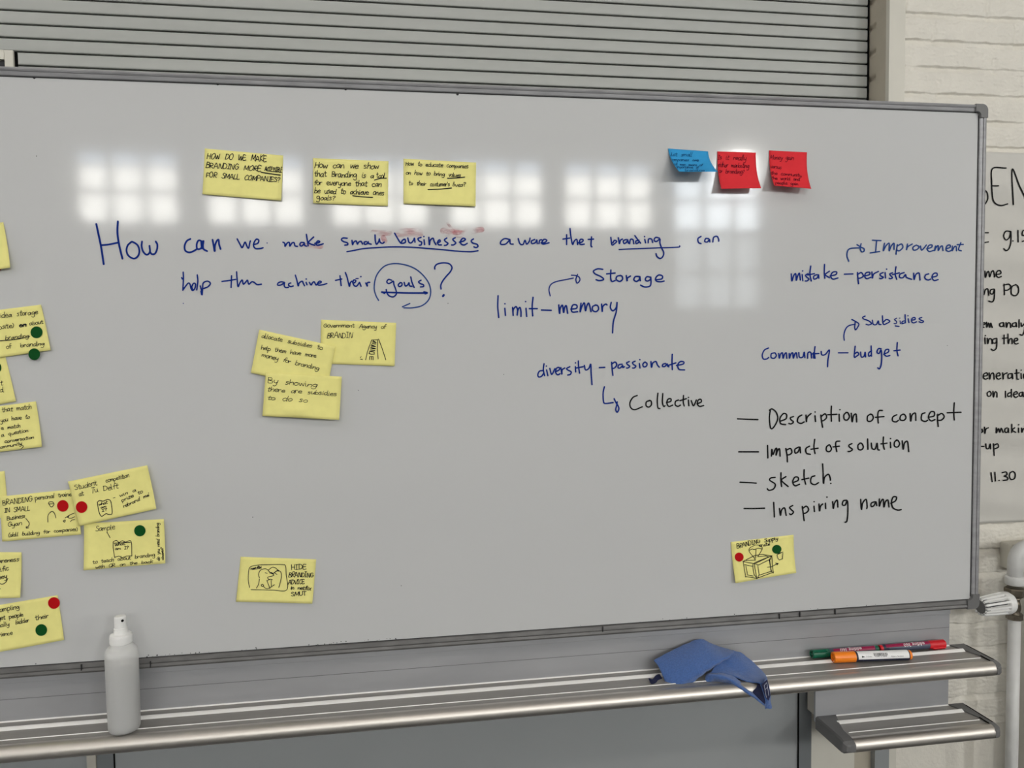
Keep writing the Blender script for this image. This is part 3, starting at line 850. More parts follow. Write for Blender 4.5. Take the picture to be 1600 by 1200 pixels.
 ('black handwriting reading Inspiring name', 'black_ink', F_, 2.3, """95,735 165,735 230,733|290,695 295,790|328,735 335,780 342,745 362,732 372,780|415,715 395,728 405,742 420,758 405,775 395,770|478,722 485,770 490,815|480,735 505,720 520,742 505,762 486,768|555,720 558,755|555,690|588,705 592,752 598,720 612,705|630,700 632,735|640,660
678,690 682,735 690,700 708,680 712,725|770,680 748,685 742,710 760,712 775,685 778,750 772,815 760,825|862,675 868,742 875,700 898,675 905,720 902,735|955,690 932,700 932,722 950,715 962,690 968,715|985,672 985,720 995,690 1010,675 1015,725 1025,690 1042,680 1048,725|1060,700 1090,685 1098,660 1075,660 1065,695 1075,730 1105,745 1128,742"""),
]


def zoom_strokes(T, z, w):
    lines, ws = [], []
    for s in T.replace('\n', '|').split('|'):
        s = s.strip()
        if not s:
            continue
        ww = w
        if ':' in s:
            a, s = s.split(':')
            ww = float(a)
        hard = s.startswith('!')          # ruler-straight stroke
        ln = [(z[0] + x / z[2], z[1] + y / z[2]) for x, y in parse(s.lstrip('!'))]
        if hard:
            ln = [p_ for q_ in ln for p_ in (q_, (q_[0] + .01, q_[1] + .01), (q_[0] + .02, q_[1]))]
        lines.append(ln)
        ws.append(ww)
    return lines, ws


for (lab, ik, z, w, T) in BOARD_TEXT:
    L, ws = zoom_strokes(T, z, w)
    cl_ = clusters(L, 13)
    for c_ in cl_:
        o = ink('handwriting', [L[i] for i in c_], on_board, M[ik], surf, [ws[i] for i in c_])
        o['label'] = lab if len(cl_) == 1 else lab.replace('handwriting reading', 'handwriting in the line')
# pink residue of wiped ink
L, ws = zoom_strokes("9:815,125 880,130 950,128|14:1040,130 1120,125 1200,128|10:1400,110 1470,115 1530,118|9:1500,130 1580,125 1680,105 1720,100|4:1435,45 1465,85 1490,110|12:1430,130 1500,135 1560,140|8:900,165 915,195|8:210,240 300,235 380,240", B_, 6)
o = ink('ink_smear', L, lambda x, y: at(x, y, -0.0003), M['smear'], surf, ws)
o['label'] = 'pink smear of wiped marker ink'

# ------------------------------------------------------------------ sticky notes


def homography(src):
    """4 px corners TL,TR,BR,BL -> unit square"""
    dst = [(0, 0), (1, 0), (1, 1), (0, 1)]
    Am, b = [], []
    for (x, y), (u, v) in zip(src, dst):
        Am.append([x, y, 1, 0, 0, 0, -u * x, -u * y]); b.append(u)
        Am.append([0, 0, 0, x, y, 1, -v * x, -v * y]); b.append(v)
    h = np.linalg.solve(np.array(Am, float), np.array(b, float))
    return np.append(h, 1).reshape(3, 3)


class Note:
    def __init__(s, corners, hl, hr, layer, bump=None, power=2.0):
        s.c = corners
        s.H = homography(corners)
        s.y0 = -(0.0012 + 0.0013 * layer)
        s.hl, s.hr, s.bump, s.power = hl, hr, bump, power
        s.TL, s.TR = at(*corners[0], s.y0), at(*corners[1], s.y0)
        s.BL, s.BR = at(*corners[3], s.y0 - hl), at(*corners[2], s.y0 - hr)

    def uv(s, px, py):
        q = s.H @ np.array([px, py, 1.0])
        return q[0] / q[2], q[1] / q[2]

    def pt(s, u, v, out=0.0):
        T = s.TL * (1 - u) + s.TR * u
        B = s.BL * (1 - u) + s.BR * u
        P = T * (1 - v) + B * v
        h = s.hl * (1 - u) + s.hr * u
        vv = max(0.0, v)
        P[1] = s.y0 - h * vv ** s.power - out
        # gentle paper waviness, corner lift
        P[1] -= 0.0006 * (1 + math.sin(5 * u + 3 * v + s.c[0][0])) * min(1, max(vv, 0))
        if s.bump:
            bu, bv, bh, br = s.bump
            P[1] -= bh * math.exp(-(((u - bu) / br) ** 2 + ((v - bv) / (br * 0.7)) ** 2))
        return P

    def free(s, px, py, out=0.0005):
        u, v = s.uv(px, py)
        return s.pt(u, v, out)

    def px(s, px, py, out=0.0005):
        u, v = s.uv(px, py)
        return s.pt(min(max(u, 0.006), 0.994), min(max(v, 0.008), 0.992), out)


def make_note(label, m, corners, hl=0.002, hr=0.002, layer=0, texts=(), under=(), draw=(), penm='pen', bump=None, group=None, w=1.05, power=2.0):
    n = Note(corners, hl, hr, layer, bump, power)
    N = 14
    Pts = np.array([[n.pt(i / N, j / N) for i in range(N + 1)] for j in range(N + 1)])
    o = grid_mesh('sticky_note', Pts, M[m], flip=True)
    sol = o.modifiers.new('thickness', 'SOLIDIFY')
    sol.thickness = 0.00025
    sol.offset = -1.0
    tag(o, label, 'sticky note', group)
    L, ws = [], []
    for t in texts:
        ww = (t[6] if len(t) > 6 else w) * (0.6 if m != 'yellow' else 0.84)
        q = text_lines(*t[:6])
        L += q
        ws += [ww] * len(q)
    for (s_, ww) in under:
        L.append(parse(s_)); ws.append(ww)
    if L:
        ink('handwriting', L, n.px, M[penm], o, ws, 0.6)
    if draw:
        z, ww, T = draw
        L, ws = zoom_strokes(T, z, ww)
        ink('drawing', L, n.px, M[penm], o, ws, 0.6)
    return n


YG = None
Y = 'yellow'
N_acc = make_note('yellow note reading HOW DO WE MAKE BRANDING MORE ACCESSIBLE', Y, [(320, 232), (442.5, 243), (439.5, 313.5), (316.5, 303.5)], .003, .004, 0,
    [("HOW DO WE MAKE", 323, 247.5, 417, 252.3, 5.2), ("BRANDING MORE", 321, 262, 408, 267.2, 4.8), ("ACCESSIBLE", 413.5, 266.8, 441, 269.2, 4.0), ("FOR SMALL COMPANIES?", 322, 276.5, 438, 284.5, 4.4)],
    [("408,269 420,271 438,273.5", 1.7)], w=1.35)
make_note('yellow note reading How can we show that Branding is a tool', Y, [(489, 247), (607, 252), (606, 322), (489.5, 317.5)], .003, .003, 0,
    [("How can we show", 491, 262, 592, 264, 5.2), ("that Branding is a", 491, 275.8, 584, 278.3, 5.2), ("tool", 588, 278, 601, 278.5, 4.6), ("for everyone that can", 490.5, 289, 596, 291.8, 4.8), ("be used to achieve ones", 491, 302, 600, 305, 4.8), ("goals?", 494.5, 312, 523, 313.5, 4.6)],
    [("585,281.5 594,279 603.5,278.6", 1.6), ("551,306 566,307.6 582,308.6", 1.6)], w=1.3)
make_note('yellow note reading How to educate companies', Y, [(630.5, 248), (744, 254), (743, 322.5), (630.5, 318)], .004, .005, 0,
    [("How to educate companies", 633.5, 258.5, 732, 263, 3.7), ("on how to bring", 634, 272.5, 695, 275, 3.7), ("values", 701, 276, 720, 276.6, 3.7), ("to their", 638.5, 289, 666, 290, 3.6), ("costumer's", 672, 291, 703, 291, 3.8), ("lives?", 707, 291, 728, 292, 3.8)],
    [("699.5,278.7 712,278.2 726,277", 1.6), ("669,296.3 688,295.6 705.5,294", 1.6)], w=1.1)
make_note('blue square note curling up beside two red notes', 'blue_paper', [(1044, 232), (1106.5, 236.5), (1121, 268.5), (1061, 268)], .043, .042, 0,
    [("Just small", 1047.5, 242.8, 1085, 243.6, 3.4), ("companies are", 1050, 250.2, 1096, 251, 2.6), ("not even aware of", 1054, 257, 1101, 259, 2.5), ("importance of", 1059, 262, 1095, 263, 2.5), ("branding", 1071, 267.4, 1102, 267.8, 2.2)], penm='navy_pen', w=0.95, power=1.7)
make_note('red square note reading Is it really either marketing or branding', 'red_paper', [(1121, 236.5), (1181, 238.5), (1189.5, 294), (1127, 295)], .021, .025, 0,
    [("Is it really", 1122, 248, 1168, 249.5, 4.3), ("either marketing", 1123.5, 259, 1173, 261, 4.0), ("or branding?", 1125, 268.5, 1166, 270, 3.8)], penm='wine_pen', w=1.1, power=2.2)
make_note('red square note reading Money gain versus the community', 'red_paper', [(1202, 235), (1261, 238), (1267.5, 295), (1210, 290)], .024, .024, 0,
    [("Money gain", 1204.5, 248.5, 1241, 249.5, 4.0), ("versus", 1206, 262, 1223, 263.5, 3.6), ("the community,", 1207, 272, 1255, 276, 3.1), ("the world and", 1207, 280, 1251, 282.5, 3.1), ("people gain.", 1211.5, 287.5, 1248, 289.5, 3.1)], penm='wine_pen', w=1.05, power=2.2)
# pair in the middle
make_note('yellow note reading Government Agency of BRANDIN with tower drawing', Y, [(502, 499.5), (619, 504.5), (616.5, 572), (500, 568)], .001, .002, 0,
    [("Government", 505, 511.5, 554, 511.5, 3.6), ("Agency of", 561, 512.5, 603, 513.5, 3.6), ("BRANDIN", 510.5, 528, 551, 528, 4.9)], (),
    ((380, 490, 6.4), 1.1, "!1225,460 1240,390 1262,325 1285,265 1345,262 1340,350 1350,450|!1355,258 1390,350 1425,458|!1265,460 1265,430 1300,430 1300,462|!1283,432 1283,460|!1280,405 1258,400 1268,378 1310,385 1312,405 1280,406|1.4:!1268,375 1315,368|1.4:!1272,355 1322,350 1275,340|1.4:!1278,325 1322,330 1282,312|1.4:!1290,300 1325,305|1.4:!1295,285 1328,290 1300,272|!1180,430 1172,440|!1172,455 1192,458"), w=1.05)
make_note('yellow note reading allocate subsidies tilted above the one below', Y, [(405, 515), (524, 541), (511, 608), (392, 582.5)], .0015, .002, 3,
    [("allocate", 408, 527.5, 441, 534, 4.2), ("subsidies to", 449, 536, 504, 546.5, 3.9), ("help them have more", 407.5, 546, 494, 559, 3.8), ("money for branding", 408, 557, 498, 578.5, 4.0)], w=1.05)
make_note('yellow note with creased lower edge reading By showing there are subsidies', Y, [(415, 582), (534, 588.5), (530, 656), (410, 650)], .003, .005, 6,
    [("By showing", 418, 598, 495, 605, 4.7), ("there are subsidies", 417, 611, 526, 618.5, 4.2), ("to do so", 417, 624, 480, 629, 4.2)], w=1.05, bump=(.45, .83, .006, .17))
make_note('yellow note with television drawing reading HIDE BRANDING ADVICE', Y, [(376, 870), (494, 874), (488, 943), (369, 940)], .003, .006, 0,
    [("HIDE", 455, 890, 479, 889, 4.7), ("BRANDING", 450.5, 901.5, 490, 902, 4.4), ("ADVICE", 450, 913, 476, 912, 4.0), ("in netflix", 454, 921, 486, 922, 3.4), ("SMUT", 455, 931.5, 479, 930, 3.6), ("netflix", 392, 890.5, 409, 887.5, 2.2)], (),
    ((360, 860, 10.6667), 1.05, "320,615 300,500 305,350 335,275 450,245 700,235 870,235 920,260 930,400 940,655 700,660 345,650|485,455 470,400 500,330 570,305 620,320 670,375 720,400 715,420 625,445 640,480 650,490|640,320 700,280 750,290 790,325 840,360 850,430 830,540 808,615|485,475 470,560 435,625|1.5:660,375 690,370 710,385 790,330 800,345|580,370 615,380|745,385 775,398|605,505 660,480 700,488|610,505 660,635|680,495 685,605|530,560 555,580 530,600 515,575 535,560|550,595 590,630 640,630 735,570"), w=1.3)
N_crate = make_note('yellow note with crate and parachute drawing below Inspiring name', Y, [(1142, 847), (1240, 835.5), (1244, 895), (1149, 911)], .008, .010, 0,
    [("BRANDING", 1152, 857.5, 1190, 847.5, 4.2), ("Supply", 1196, 847.5, 1217, 843, 3.5), ("crate", 1188, 855, 1205, 852, 3.0)], (),
    ((1130, 830, 12.3077), 1.0, "630,530 525,400 530,330 600,285 660,265 740,285 775,345 690,495|530,370 580,345 610,355 655,345 700,330 765,345|!655,350 650,520|!400,590 630,630 950,480 770,450 620,475 415,580|!430,570 640,560 620,510|!640,605 900,500 840,480 690,495|!400,590 440,870 660,900 620,630|!430,650 590,680 590,640|!455,680 480,840 590,860|!590,690 610,830 655,890|!690,890 980,790 960,490|!650,640 700,655 930,545 950,480|!690,680 710,830 680,890|!910,560 950,770 720,840|!920,545 940,770|!875,695 950,690 1060,630|!1030,620 1080,625 1060,650|!1060,470 1075,530 1105,560 1160,535 1165,430|!1070,440 1165,410 1060,460"), w=1.15)
# left-hand column
make_note('blank yellow note end nearest the upper left frame edge, above idea storage', Y, [(-115, 367), (5, 347), (16, 418), (-104, 438)], .002, .008, 1)
N_idea = make_note('yellow note reading idea storage with crossed-out word', Y, [(-57, 491), (64, 476), (79.5, 547), (-42, 565)], .002, .003, 1,
    [("idea storage", 1.5, 496.5, 60, 490.5, 4.6), ("osite)", -1, 514.5, 23, 511, 4.0), ("on", 31, 511, 42, 509.5, 3.8, 1.8), ("about", 46, 508.5, 68, 505, 3.8), ("branding", 9, 530.5, 46, 527, 3.6), ("of", 10.5, 545, 19, 543.5, 4.2), ("branding", 33, 542.5, 70, 539.5, 4.0)],
    [("-2,532.5 25,530 47,525.5", 1.3), ("31,508.5 42,507", 1.2)], w=1.05)
N_d = make_note('yellow note showing only a letter d, tucked under idea storage note', Y, [(-115, 570), (6, 548), (25, 627), (-98, 650)], .002, .003, 0,
    [("t", 0.5, 602, 5, 601, 5.0), ("d", -1, 613, 6, 612, 5.0)], w=1.05)
make_note('yellow note reading that match you have to', Y, [(-65, 643), (56, 627), (65.5, 698), (-56, 713)], .003, .007, 1,
    [("that match", 2.5, 644, 49, 639, 4.3), ("you have to", 0, 659.5, 46, 653.5, 3.6), ("a match", 1, 671.5, 31, 668, 3.4), ("a question", 1, 682.5, 44, 674.5, 3.3), ("conversation", 6.5, 692.5, 53, 685, 2.9), ("community", -4, 702, 34, 694.5, 3.0)],
    [("30,694 36,697 33,701 27,703", 1.0)], w=1.05)
make_note('blank yellow note corner at left picture edge above BRANDING personal trainer', Y, [(-115, 748), (7, 736), (13, 808), (-108, 820)], .002, .002, 0)
N_trainer = make_note('yellow note reading BRANDING personal trainer', Y, [(-1, 776), (118, 764), (127, 835), (4, 846)], .003, .003, 1,
    [("BRANDING", 4, 789, 50, 783, 4.4), ("personal trainer", 54, 781, 115, 774, 3.9), ("IN SMALL", 6.5, 800.5, 46, 797, 4.0), ("Business", 10.5, 812.5, 39, 808, 3.6), ("Gyan", 12, 822.5, 34, 819, 3.9), ("(skill building for companies)", 13, 838.5, 122, 828.5, 3.4)], (),
    ((0, 720, 5.926), 1.05, "445,395 470,425 495,400 480,378 450,380 443,395|450,398 492,395|437,565 440,500 475,465 500,485 512,525|235,530 265,570 260,600 240,615|240,605 240,620 262,618|600,525 650,495 690,480|620,520 650,530 690,515|640,500 625,520|580,555 600,545 595,565 580,555|650,560 665,545 690,540"), w=1.05)
N_sample = make_note('yellow note reading Sample with notepad drawing', Y, [(131, 818), (256, 811), (258.5, 880), (131, 891)], .004, .006, 5,
    [("Sample", 150, 830, 181, 826.5, 4.8), ("What", 180, 853, 197, 851, 2.8), ("am I?", 181, 859, 202, 857.5, 2.8), ("to teach about branding", 146, 880.5, 243, 869, 3.4), ("with QR on the back", 150, 888, 240, 879, 2.8), ("do you need branding", 250, 876, 248.5, 817, 3.0), ("classes?", 256, 875, 255, 855, 2.2)], (),
    ((0, 720, 5.926), 1.05, "1000,665 1025,710|1055,750 1060,745 1085,735 1110,752 1140,738 1170,750 1220,745 1228,880|!1055,750 1055,800 1068,890 1110,880 1140,895 1180,880 1228,878|!1065,760 1210,752"), w=1.0)
N_student = make_note('tilted yellow note reading Student competition at Tu Delft', Y, [(106, 752.5), (230, 727), (244.5, 795), (124, 822)], .003, .006, 7,
    [("Student", 117.5, 766, 153, 757.5, 5.2), ("competition", 166, 754, 203, 745.5, 3.9), ("at", 124, 776, 132, 774, 4.6), ("Tu Delft", 142.5, 771, 186, 763, 4.8), ("- win a", 177, 780.5, 213, 768, 3.0), ("prize to", 191, 784.5, 224, 770, 3.0), ("rebrand me'", 194, 793.5, 235, 774.5, 2.9), ("what", 155, 790.5, 169, 787, 2.6), ("am", 158, 795, 167, 793, 2.4), ("I?", 160, 800, 169, 798, 2.4)], (),
    ((0, 720, 5.926), 1.2, "905,385 925,370 960,375 1000,360 1030,380 1042,485 1010,495 985,490 945,512 920,470 905,385"), w=1.05)
make_note('yellow note end reading eness above the sampling note', Y, [(-88, 862), (33.5, 863), (32, 933.5), (-88, 938)], .003, .006, 1,
    [("areness", -2, 880, 30, 877, 4.0), ("cific", -3, 894, 15, 891, 4.2), ("they", -6, 907, 12, 903, 4.2)], [("-2,910 4,913 10,910 13,904", 1.1), ("-3,921 2,920", 1.0)], w=1.15)
N_samp = make_note('yellow note reading sampling and their, left of spray bottle', Y, [(-29, 950), (90, 930), (100, 1000), (-20, 1022)], .004, .004, 0,
    [("sampling", -4, 957, 31, 950.5, 4.2), ("get people", -3, 969, 37, 962.5, 3.6), ("mally", -5, 981, 15, 977, 3.8), ("ladder", 24.5, 975.5, 46, 971.5, 3.8), ("their", 55.5, 969, 77, 964.5, 4.2), ("rience", -2, 994.5, 20, 991, 3.8)], w=1.1)


class Flat:
    y0 = -0.0012

    def px(s, px, py, out=0.0005):
        return at(px, py, -0.0005 - out)


def dot(px, py, r, m, label, surf_):
    V, F = [], []
    n = 28
    for k in range(n):
        a = 2 * math.pi * k / n
        V.append((px + r * math.cos(a), py + r * math.sin(a)))
    f_ = getattr(surf_, 'free', surf_.px)
    P0 = [f_(x, y, 0.0011) for x, y in V] + [f_(x, y, 0.0003) for x, y in V]
    P0 = [tuple(p_) for p_ in P0]
    F = [tuple(range(n))] + [(k, k + n, (k + 1) % n + n, (k + 1) % n) for k in range(n)]
    me = bpy.data.meshes.new('dot_sticker')
    me.from_pydata(P0, [], F)
    o = link('dot_sticker', me, M[m])
    tag(o, label, 'sticker', ('red' if m == 'dot_red' else 'green') + ' voting stickers')


class Over:
    """a sticker half on a note, half on the board"""
    def px(s, px, py, out=0.0005):
        return at(px, py, -0.0068 - out)


dot(57.5, 519, 9.2, 'dot_green', 'green round sticker on the idea storage note', N_idea)
dot(53.5, 553.5, 9.2, 'dot_green', 'green round sticker overlapping the lower edge of idea storage note', Over())
dot(-7, 574, 9.0, 'dot_green', 'green round sticker cut off by left picture edge', N_d)
dot(-4, 417, 7.0, 'dot_red', 'red round sticker peeping below the upper left blank note', Flat())
dot(97.5, 790, 9.0, 'dot_red', 'red round sticker on the BRANDING personal trainer note', N_trainer)
dot(128, 792.5, 9.0, 'dot_red', 'red round sticker on the Student competition note', N_student)
dot(219.5, 829, 8.7, 'dot_green', 'green round sticker on the Sample note', N_sample)
dot(84.5, 942, 9.0, 'dot_red', 'red round sticker at corner of the sampling note', N_samp)
dot(65, 984, 9.0, 'dot_green', 'green round sticker on the sampling note left of bottle', N_samp)
dot(1156, 871, 7.1, 'dot_red', 'red round sticker on the crate drawing note', N_crate)
dot(1215.5, 858.7, 7.0, 'dot_green', 'green round sticker on the crate drawing note', N_crate)

# ------------------------------------------------------------------ pen trays
LZ = 1.5 - 0.623      # ledge top


def pen_tray(label, x0, x1, y_back, ztop, apron_top, left_cap):
    t = tag(empty('pen_tray'), label, 'pen tray')
    yb = y_back
    # apron plate with two seams
    bm = bmesh.new()
    extrude_profile(bm, [(yb, ztop - 0.01), (yb, apron_top), (yb + 0.006, apron_top), (yb + 0.006, ztop - 0.01)], x0, x1 - 0.036)
    bmobj('apron', bm, M['alu_apron'], t)
    if apron_top - ztop > 0.12 or not left_cap:
        bm = bmesh.new()
        for dz in (0.038, ):
            box(bm, x0, x1 - 0.037, yb - 0.0004, yb, ztop + dz, ztop + dz + 0.0007)
        bmobj('seam', bm, M['cap'], t)
        bm = bmesh.new()
        box(bm, x0, x1 - 0.0365, yb - 0.0035, yb, ztop + 0.0665, apron_top - 0.0075, bevel=0.001)
        bmobj('upper_lip', bm, M['alu_apron'], t)
    # ledge
    bm = bmesh.new()
    box(bm, x0 + (0.012 if left_cap else 0), x1 - 0.012, yb - 0.083, yb, ztop - 0.011, ztop)
    bmobj('ledge', bm, M['alu_ledge'], t)
    def rib(yc, w, hgt, xe):
        n = 6
        p_ = [(yc + w / 2, ztop - .0005)] + [(yc + w / 2 - w * k / n, ztop + hgt * math.cos(math.pi / 2 * k / n)) for k in range(n + 1)]
        extrude_profile(bm, p_, x0 + (0.03 if left_cap else 0), xe)
    bm = bmesh.new()
    rib(yb - 0.0012, 0.0022, 0.0018, x1 - 0.034)
    bmobj('back_rib', bm, M['light_strip'], t)
    bm = bmesh.new()
    rib(yb - 0.0295, 0.0078, 0.0036, x1 - 0.026)
    bmobj('raised_rib', bm, M['light_strip'], t)
    bm = bmesh.new()
    rib(yb - 0.0665, 0.0012, 0.0010, x1 - 0.02)
    bmobj('fine_rib', bm, M['light_strip'], t)
    # rounded nose
    bm = bmesh.new()
    pr = []
    cz, cyy, R = ztop - 0.0115, yb - 0.089, 0.0132
    for k in range(15):
        a = math.pi * 0.5 + math.pi * 1.0 * k / 14
        pr.append((cyy + R * math.cos(a), cz + R * math.sin(a)))
    pr = [(yb - 0.081, ztop + 0.0005)] + pr + [(yb - 0.081, cz - R)]
    xa = x0 + (0.022 if left_cap else 0)
    extrude_profile(bm, pr, xa, x1 - 0.014)
    bmobj('front_rail', bm, M['alu_nose'], t, smooth=True)
    # end cap
    for side in ((1, -1) if left_cap else (1,)):
        bm = bmesh.new()
        xe = x1 if side > 0 else x0
        w = 0.0145 if side > 0 else 0.022
        ys = [yb - 0.0005, yb - 0.03, yb - 0.06, yb - 0.085, yb - 0.094, yb - 0.1005, yb - 0.1025]
        outs = [0.0, 0.0, 0.0, 0.0, 0.0, 0.004, 0.010]
        wid = [w + 0.022, w + 0.010, w + 0.001, w, w, w, w]
        sec = []
        for yy, oo, ww in zip(ys, outs, wid):
            a, b = xe - side * oo, xe - side * ww
            f = max(0, (yb - 0.085 - yy) / 0.0175)
            zt = ztop + 0.0022 - 0.007 * f * f
            zb = ztop - 0.0255 + 0.008 * f * f
            sec.append([(a, yy, zt - 0.003), (a - side * 0.003, yy, zt), (b, yy, zt), (b, yy, zb), (a - side * 0.003, yy, zb), (a, yy, zb + 0.003)])
        rings = [[bm.verts.new(p_) for p_ in s_] for s_ in sec]
        for A, B in zip(rings, rings[1:]):
            for k in range(6):
                bm.faces.new((A[k], A[(k + 1) % 6], B[(k + 1) % 6], B[k]))
        bm.faces.new(rings[0]); bm.faces.new(rings[-1][::-1])
        cap = bmobj('end_cap', bm, M['cap'], t)
        if side < 0:
            continue
        bm = bmesh.new()
        box(bm, xe - side * 0.0045 - 0.0012, xe - side * 0.0045 + 0.0012, yb - 0.082, yb - 0.01, ztop + 0.0016, ztop + 0.0026)
        box(bm, xe - side * (w + .0005) - 0.0006, xe - side * (w + .0005) + 0.0006, yb - 0.084, yb - 0.06, ztop + 0.0010, ztop + 0.0026)
        bmobj('slot', bm, M['black'], cap)
    return t


TX1 = at(1507, 1007, 0.02)[0] + 0.001
pen_tray('long grey aluminium pen tray under the whiteboard', BX0, TX1, 0.020, LZ, BZ0 + 0.006, False)
LX0, LX1 = at(1274, 1121, 0.02)[0], at(1506, 1100, 0.02)[0]
LZ2 = 1.5 - 0.747
pen_tray('short dark grey pen tray below the long tray at right', LX0, LX1, 0.020, LZ2, LZ2 + 0.10, True)

# ------------------------------------------------------------------ posts and lower board
PY = 0.055
q = [at(px, 1190, PY)[0] for px in (134.5, 149.5, 176.5)]
pc = tag(empty('support_post'), 'dark grey steel post under left end of the tray by the bottle', 'post', 'posts behind the board')
boxobj('post_body', (q[1], q[2], PY + .004, PY + 0.06, 0.0, LZ - 0.012), M['post'], pc, 0.001)
boxobj('edge_strip', (q[0] + .001, q[1], PY, PY + 0.03, 0.0, LZ - 0.012), M['post_light'], pc)
boxobj('seam', (q[2], q[2] + 0.0008, PY + .003, PY + .05, 0, LZ - .012), M['black'], pc)
q2 = [at(px, 1190, PY)[0] for px in (1249.5, 1269.5)]
pc = tag(empty('support_post'), 'dark grey steel post beside the short lower tray', 'post', 'posts behind the board')
boxobj('post_body', (q2[0], q2[1], PY + .004, PY + 0.06, 0.0, LZ - 0.012), M['post'], pc, 0.001)
boxobj('seam', (q2[0] - .0008, q2[0], PY + .003, PY + .05, 0, LZ - .012), M['black'], pc)
q3 = [at(px, 1105, 0.03)[0] for px in (1270, 1279)]
boxobj('edge_strip', (q3[0], q3[1], 0.026, 0.05, LZ2 + 0.003, LZ - 0.012), M['post_light'], pc)
lb = boxobj('lower_board', (q[2] + 0.001, q2[0] - 0.0009, PY + 0.008, PY + 0.02, 0.25, LZ - 0.013), M['panel'])
tag(lb, 'plain grey lower board panel between the two posts under the tray', 'board')
lb2 = boxobj('lower_board', (-1.75, q[0], PY + 0.008, PY + 0.02, 0.25, LZ - 0.013), M['panel'])
tag(lb2, 'plain grey lower board panel left of the left post', 'board')
q4 = [at(px, 1190, 0.12)[0] for px in (1266, 1337, 1367, 1389)]
cb = tag(empty('wall_column'), 'pale box column behind the short lower tray', 'column')
boxobj('face_panel', (q4[0], q4[1], 0.125, 0.16, 0.0, LZ2 - 0.02), M['trim'], cb)
boxobj('recess_strip', (q4[1], q4[2], 0.135, 0.16, 0.0, LZ2 - 0.02), M['jamb'], cb)
boxobj('edge_strip', (q4[2], q4[3], 0.12, WALLY - 0.012, 0.0, LZ2 - 0.02), M['panel'], cb)
# bracket at the top left, between board and shutter
br = tag(empty('mounting_bracket'), 'cream metal bracket on top of the whiteboard frame at left', 'bracket')
by = 0.03
b0, b1 = at(6.5, 90, by), at(20.5, 90, by)
zt = at(14, 78, by)[2]
boxobj('bracket_plate', (b0[0], b1[0], by, by + 0.008, BZ1 - 0.03, zt), M['trim'], br, 0.001)
boxobj('shadow_edge', (b1[0], at(24, 90, by)[0], by + 0.005, by + 0.009, BZ1 - 0.03, zt - 0.001), M['black'], br)  # black strip stands in for the shade on the bracket's right side
boxobj('side_plate', (b0[0] - 0.12, b0[0] - 0.0008, by + 0.002, by + 0.02, at(3, 92, by)[2], zt + 0.001), M['trim'], br, 0.001)
boxobj('dark_slot', (b0[0] - 0.12, b0[0] - 0.0008, by + 0.008, by + 0.02, BZ1 - 0.03, at(3, 92, by)[2]), M['groove'], br)

# ------------------------------------------------------------------ poster on the brick wall
POX0, POX1 = 1.15, 1.92
pz1, pz0 = at(1560, 238, WALLY - 0.02)[2], at(1560, 817, WALLY - 0.02)[2]


def poster_y(x, z):
    return WALLY - 0.021 - 0.0034 * math.sin(z * 34 + 1.2 * math.sin(x * 5)) - 0.0016 * math.sin(z * 75 + x * 9) - 0.0012 * math.sin(x * 17 + z * 11)


px_ = np.linspace(POX0, POX1, 60)
pzs = np.linspace(pz0, pz1, 120)
PP = np.array([[(x, poster_y(x, z), z - 0.012 * (x - 1.4) * (1 if z < 1.3 else 0)) for x in px_] for z in pzs])
po = grid_mesh('paper_poster', PP, M['poster'])
sol = po.modifiers.new('thickness', 'SOLIDIFY'); sol.thickness = 0.0003; sol.offset = -1
tag(po, 'large handwritten flip chart sheet on the brick wall right of the whiteboard', 'poster')


def on_poster(px, py):
    y = WALLY - 0.021
    for _ in range(3):
        P = at(px, py, y)
        y = poster_y(P[0], P[2]) - 0.0012
    return at(px, py, y)


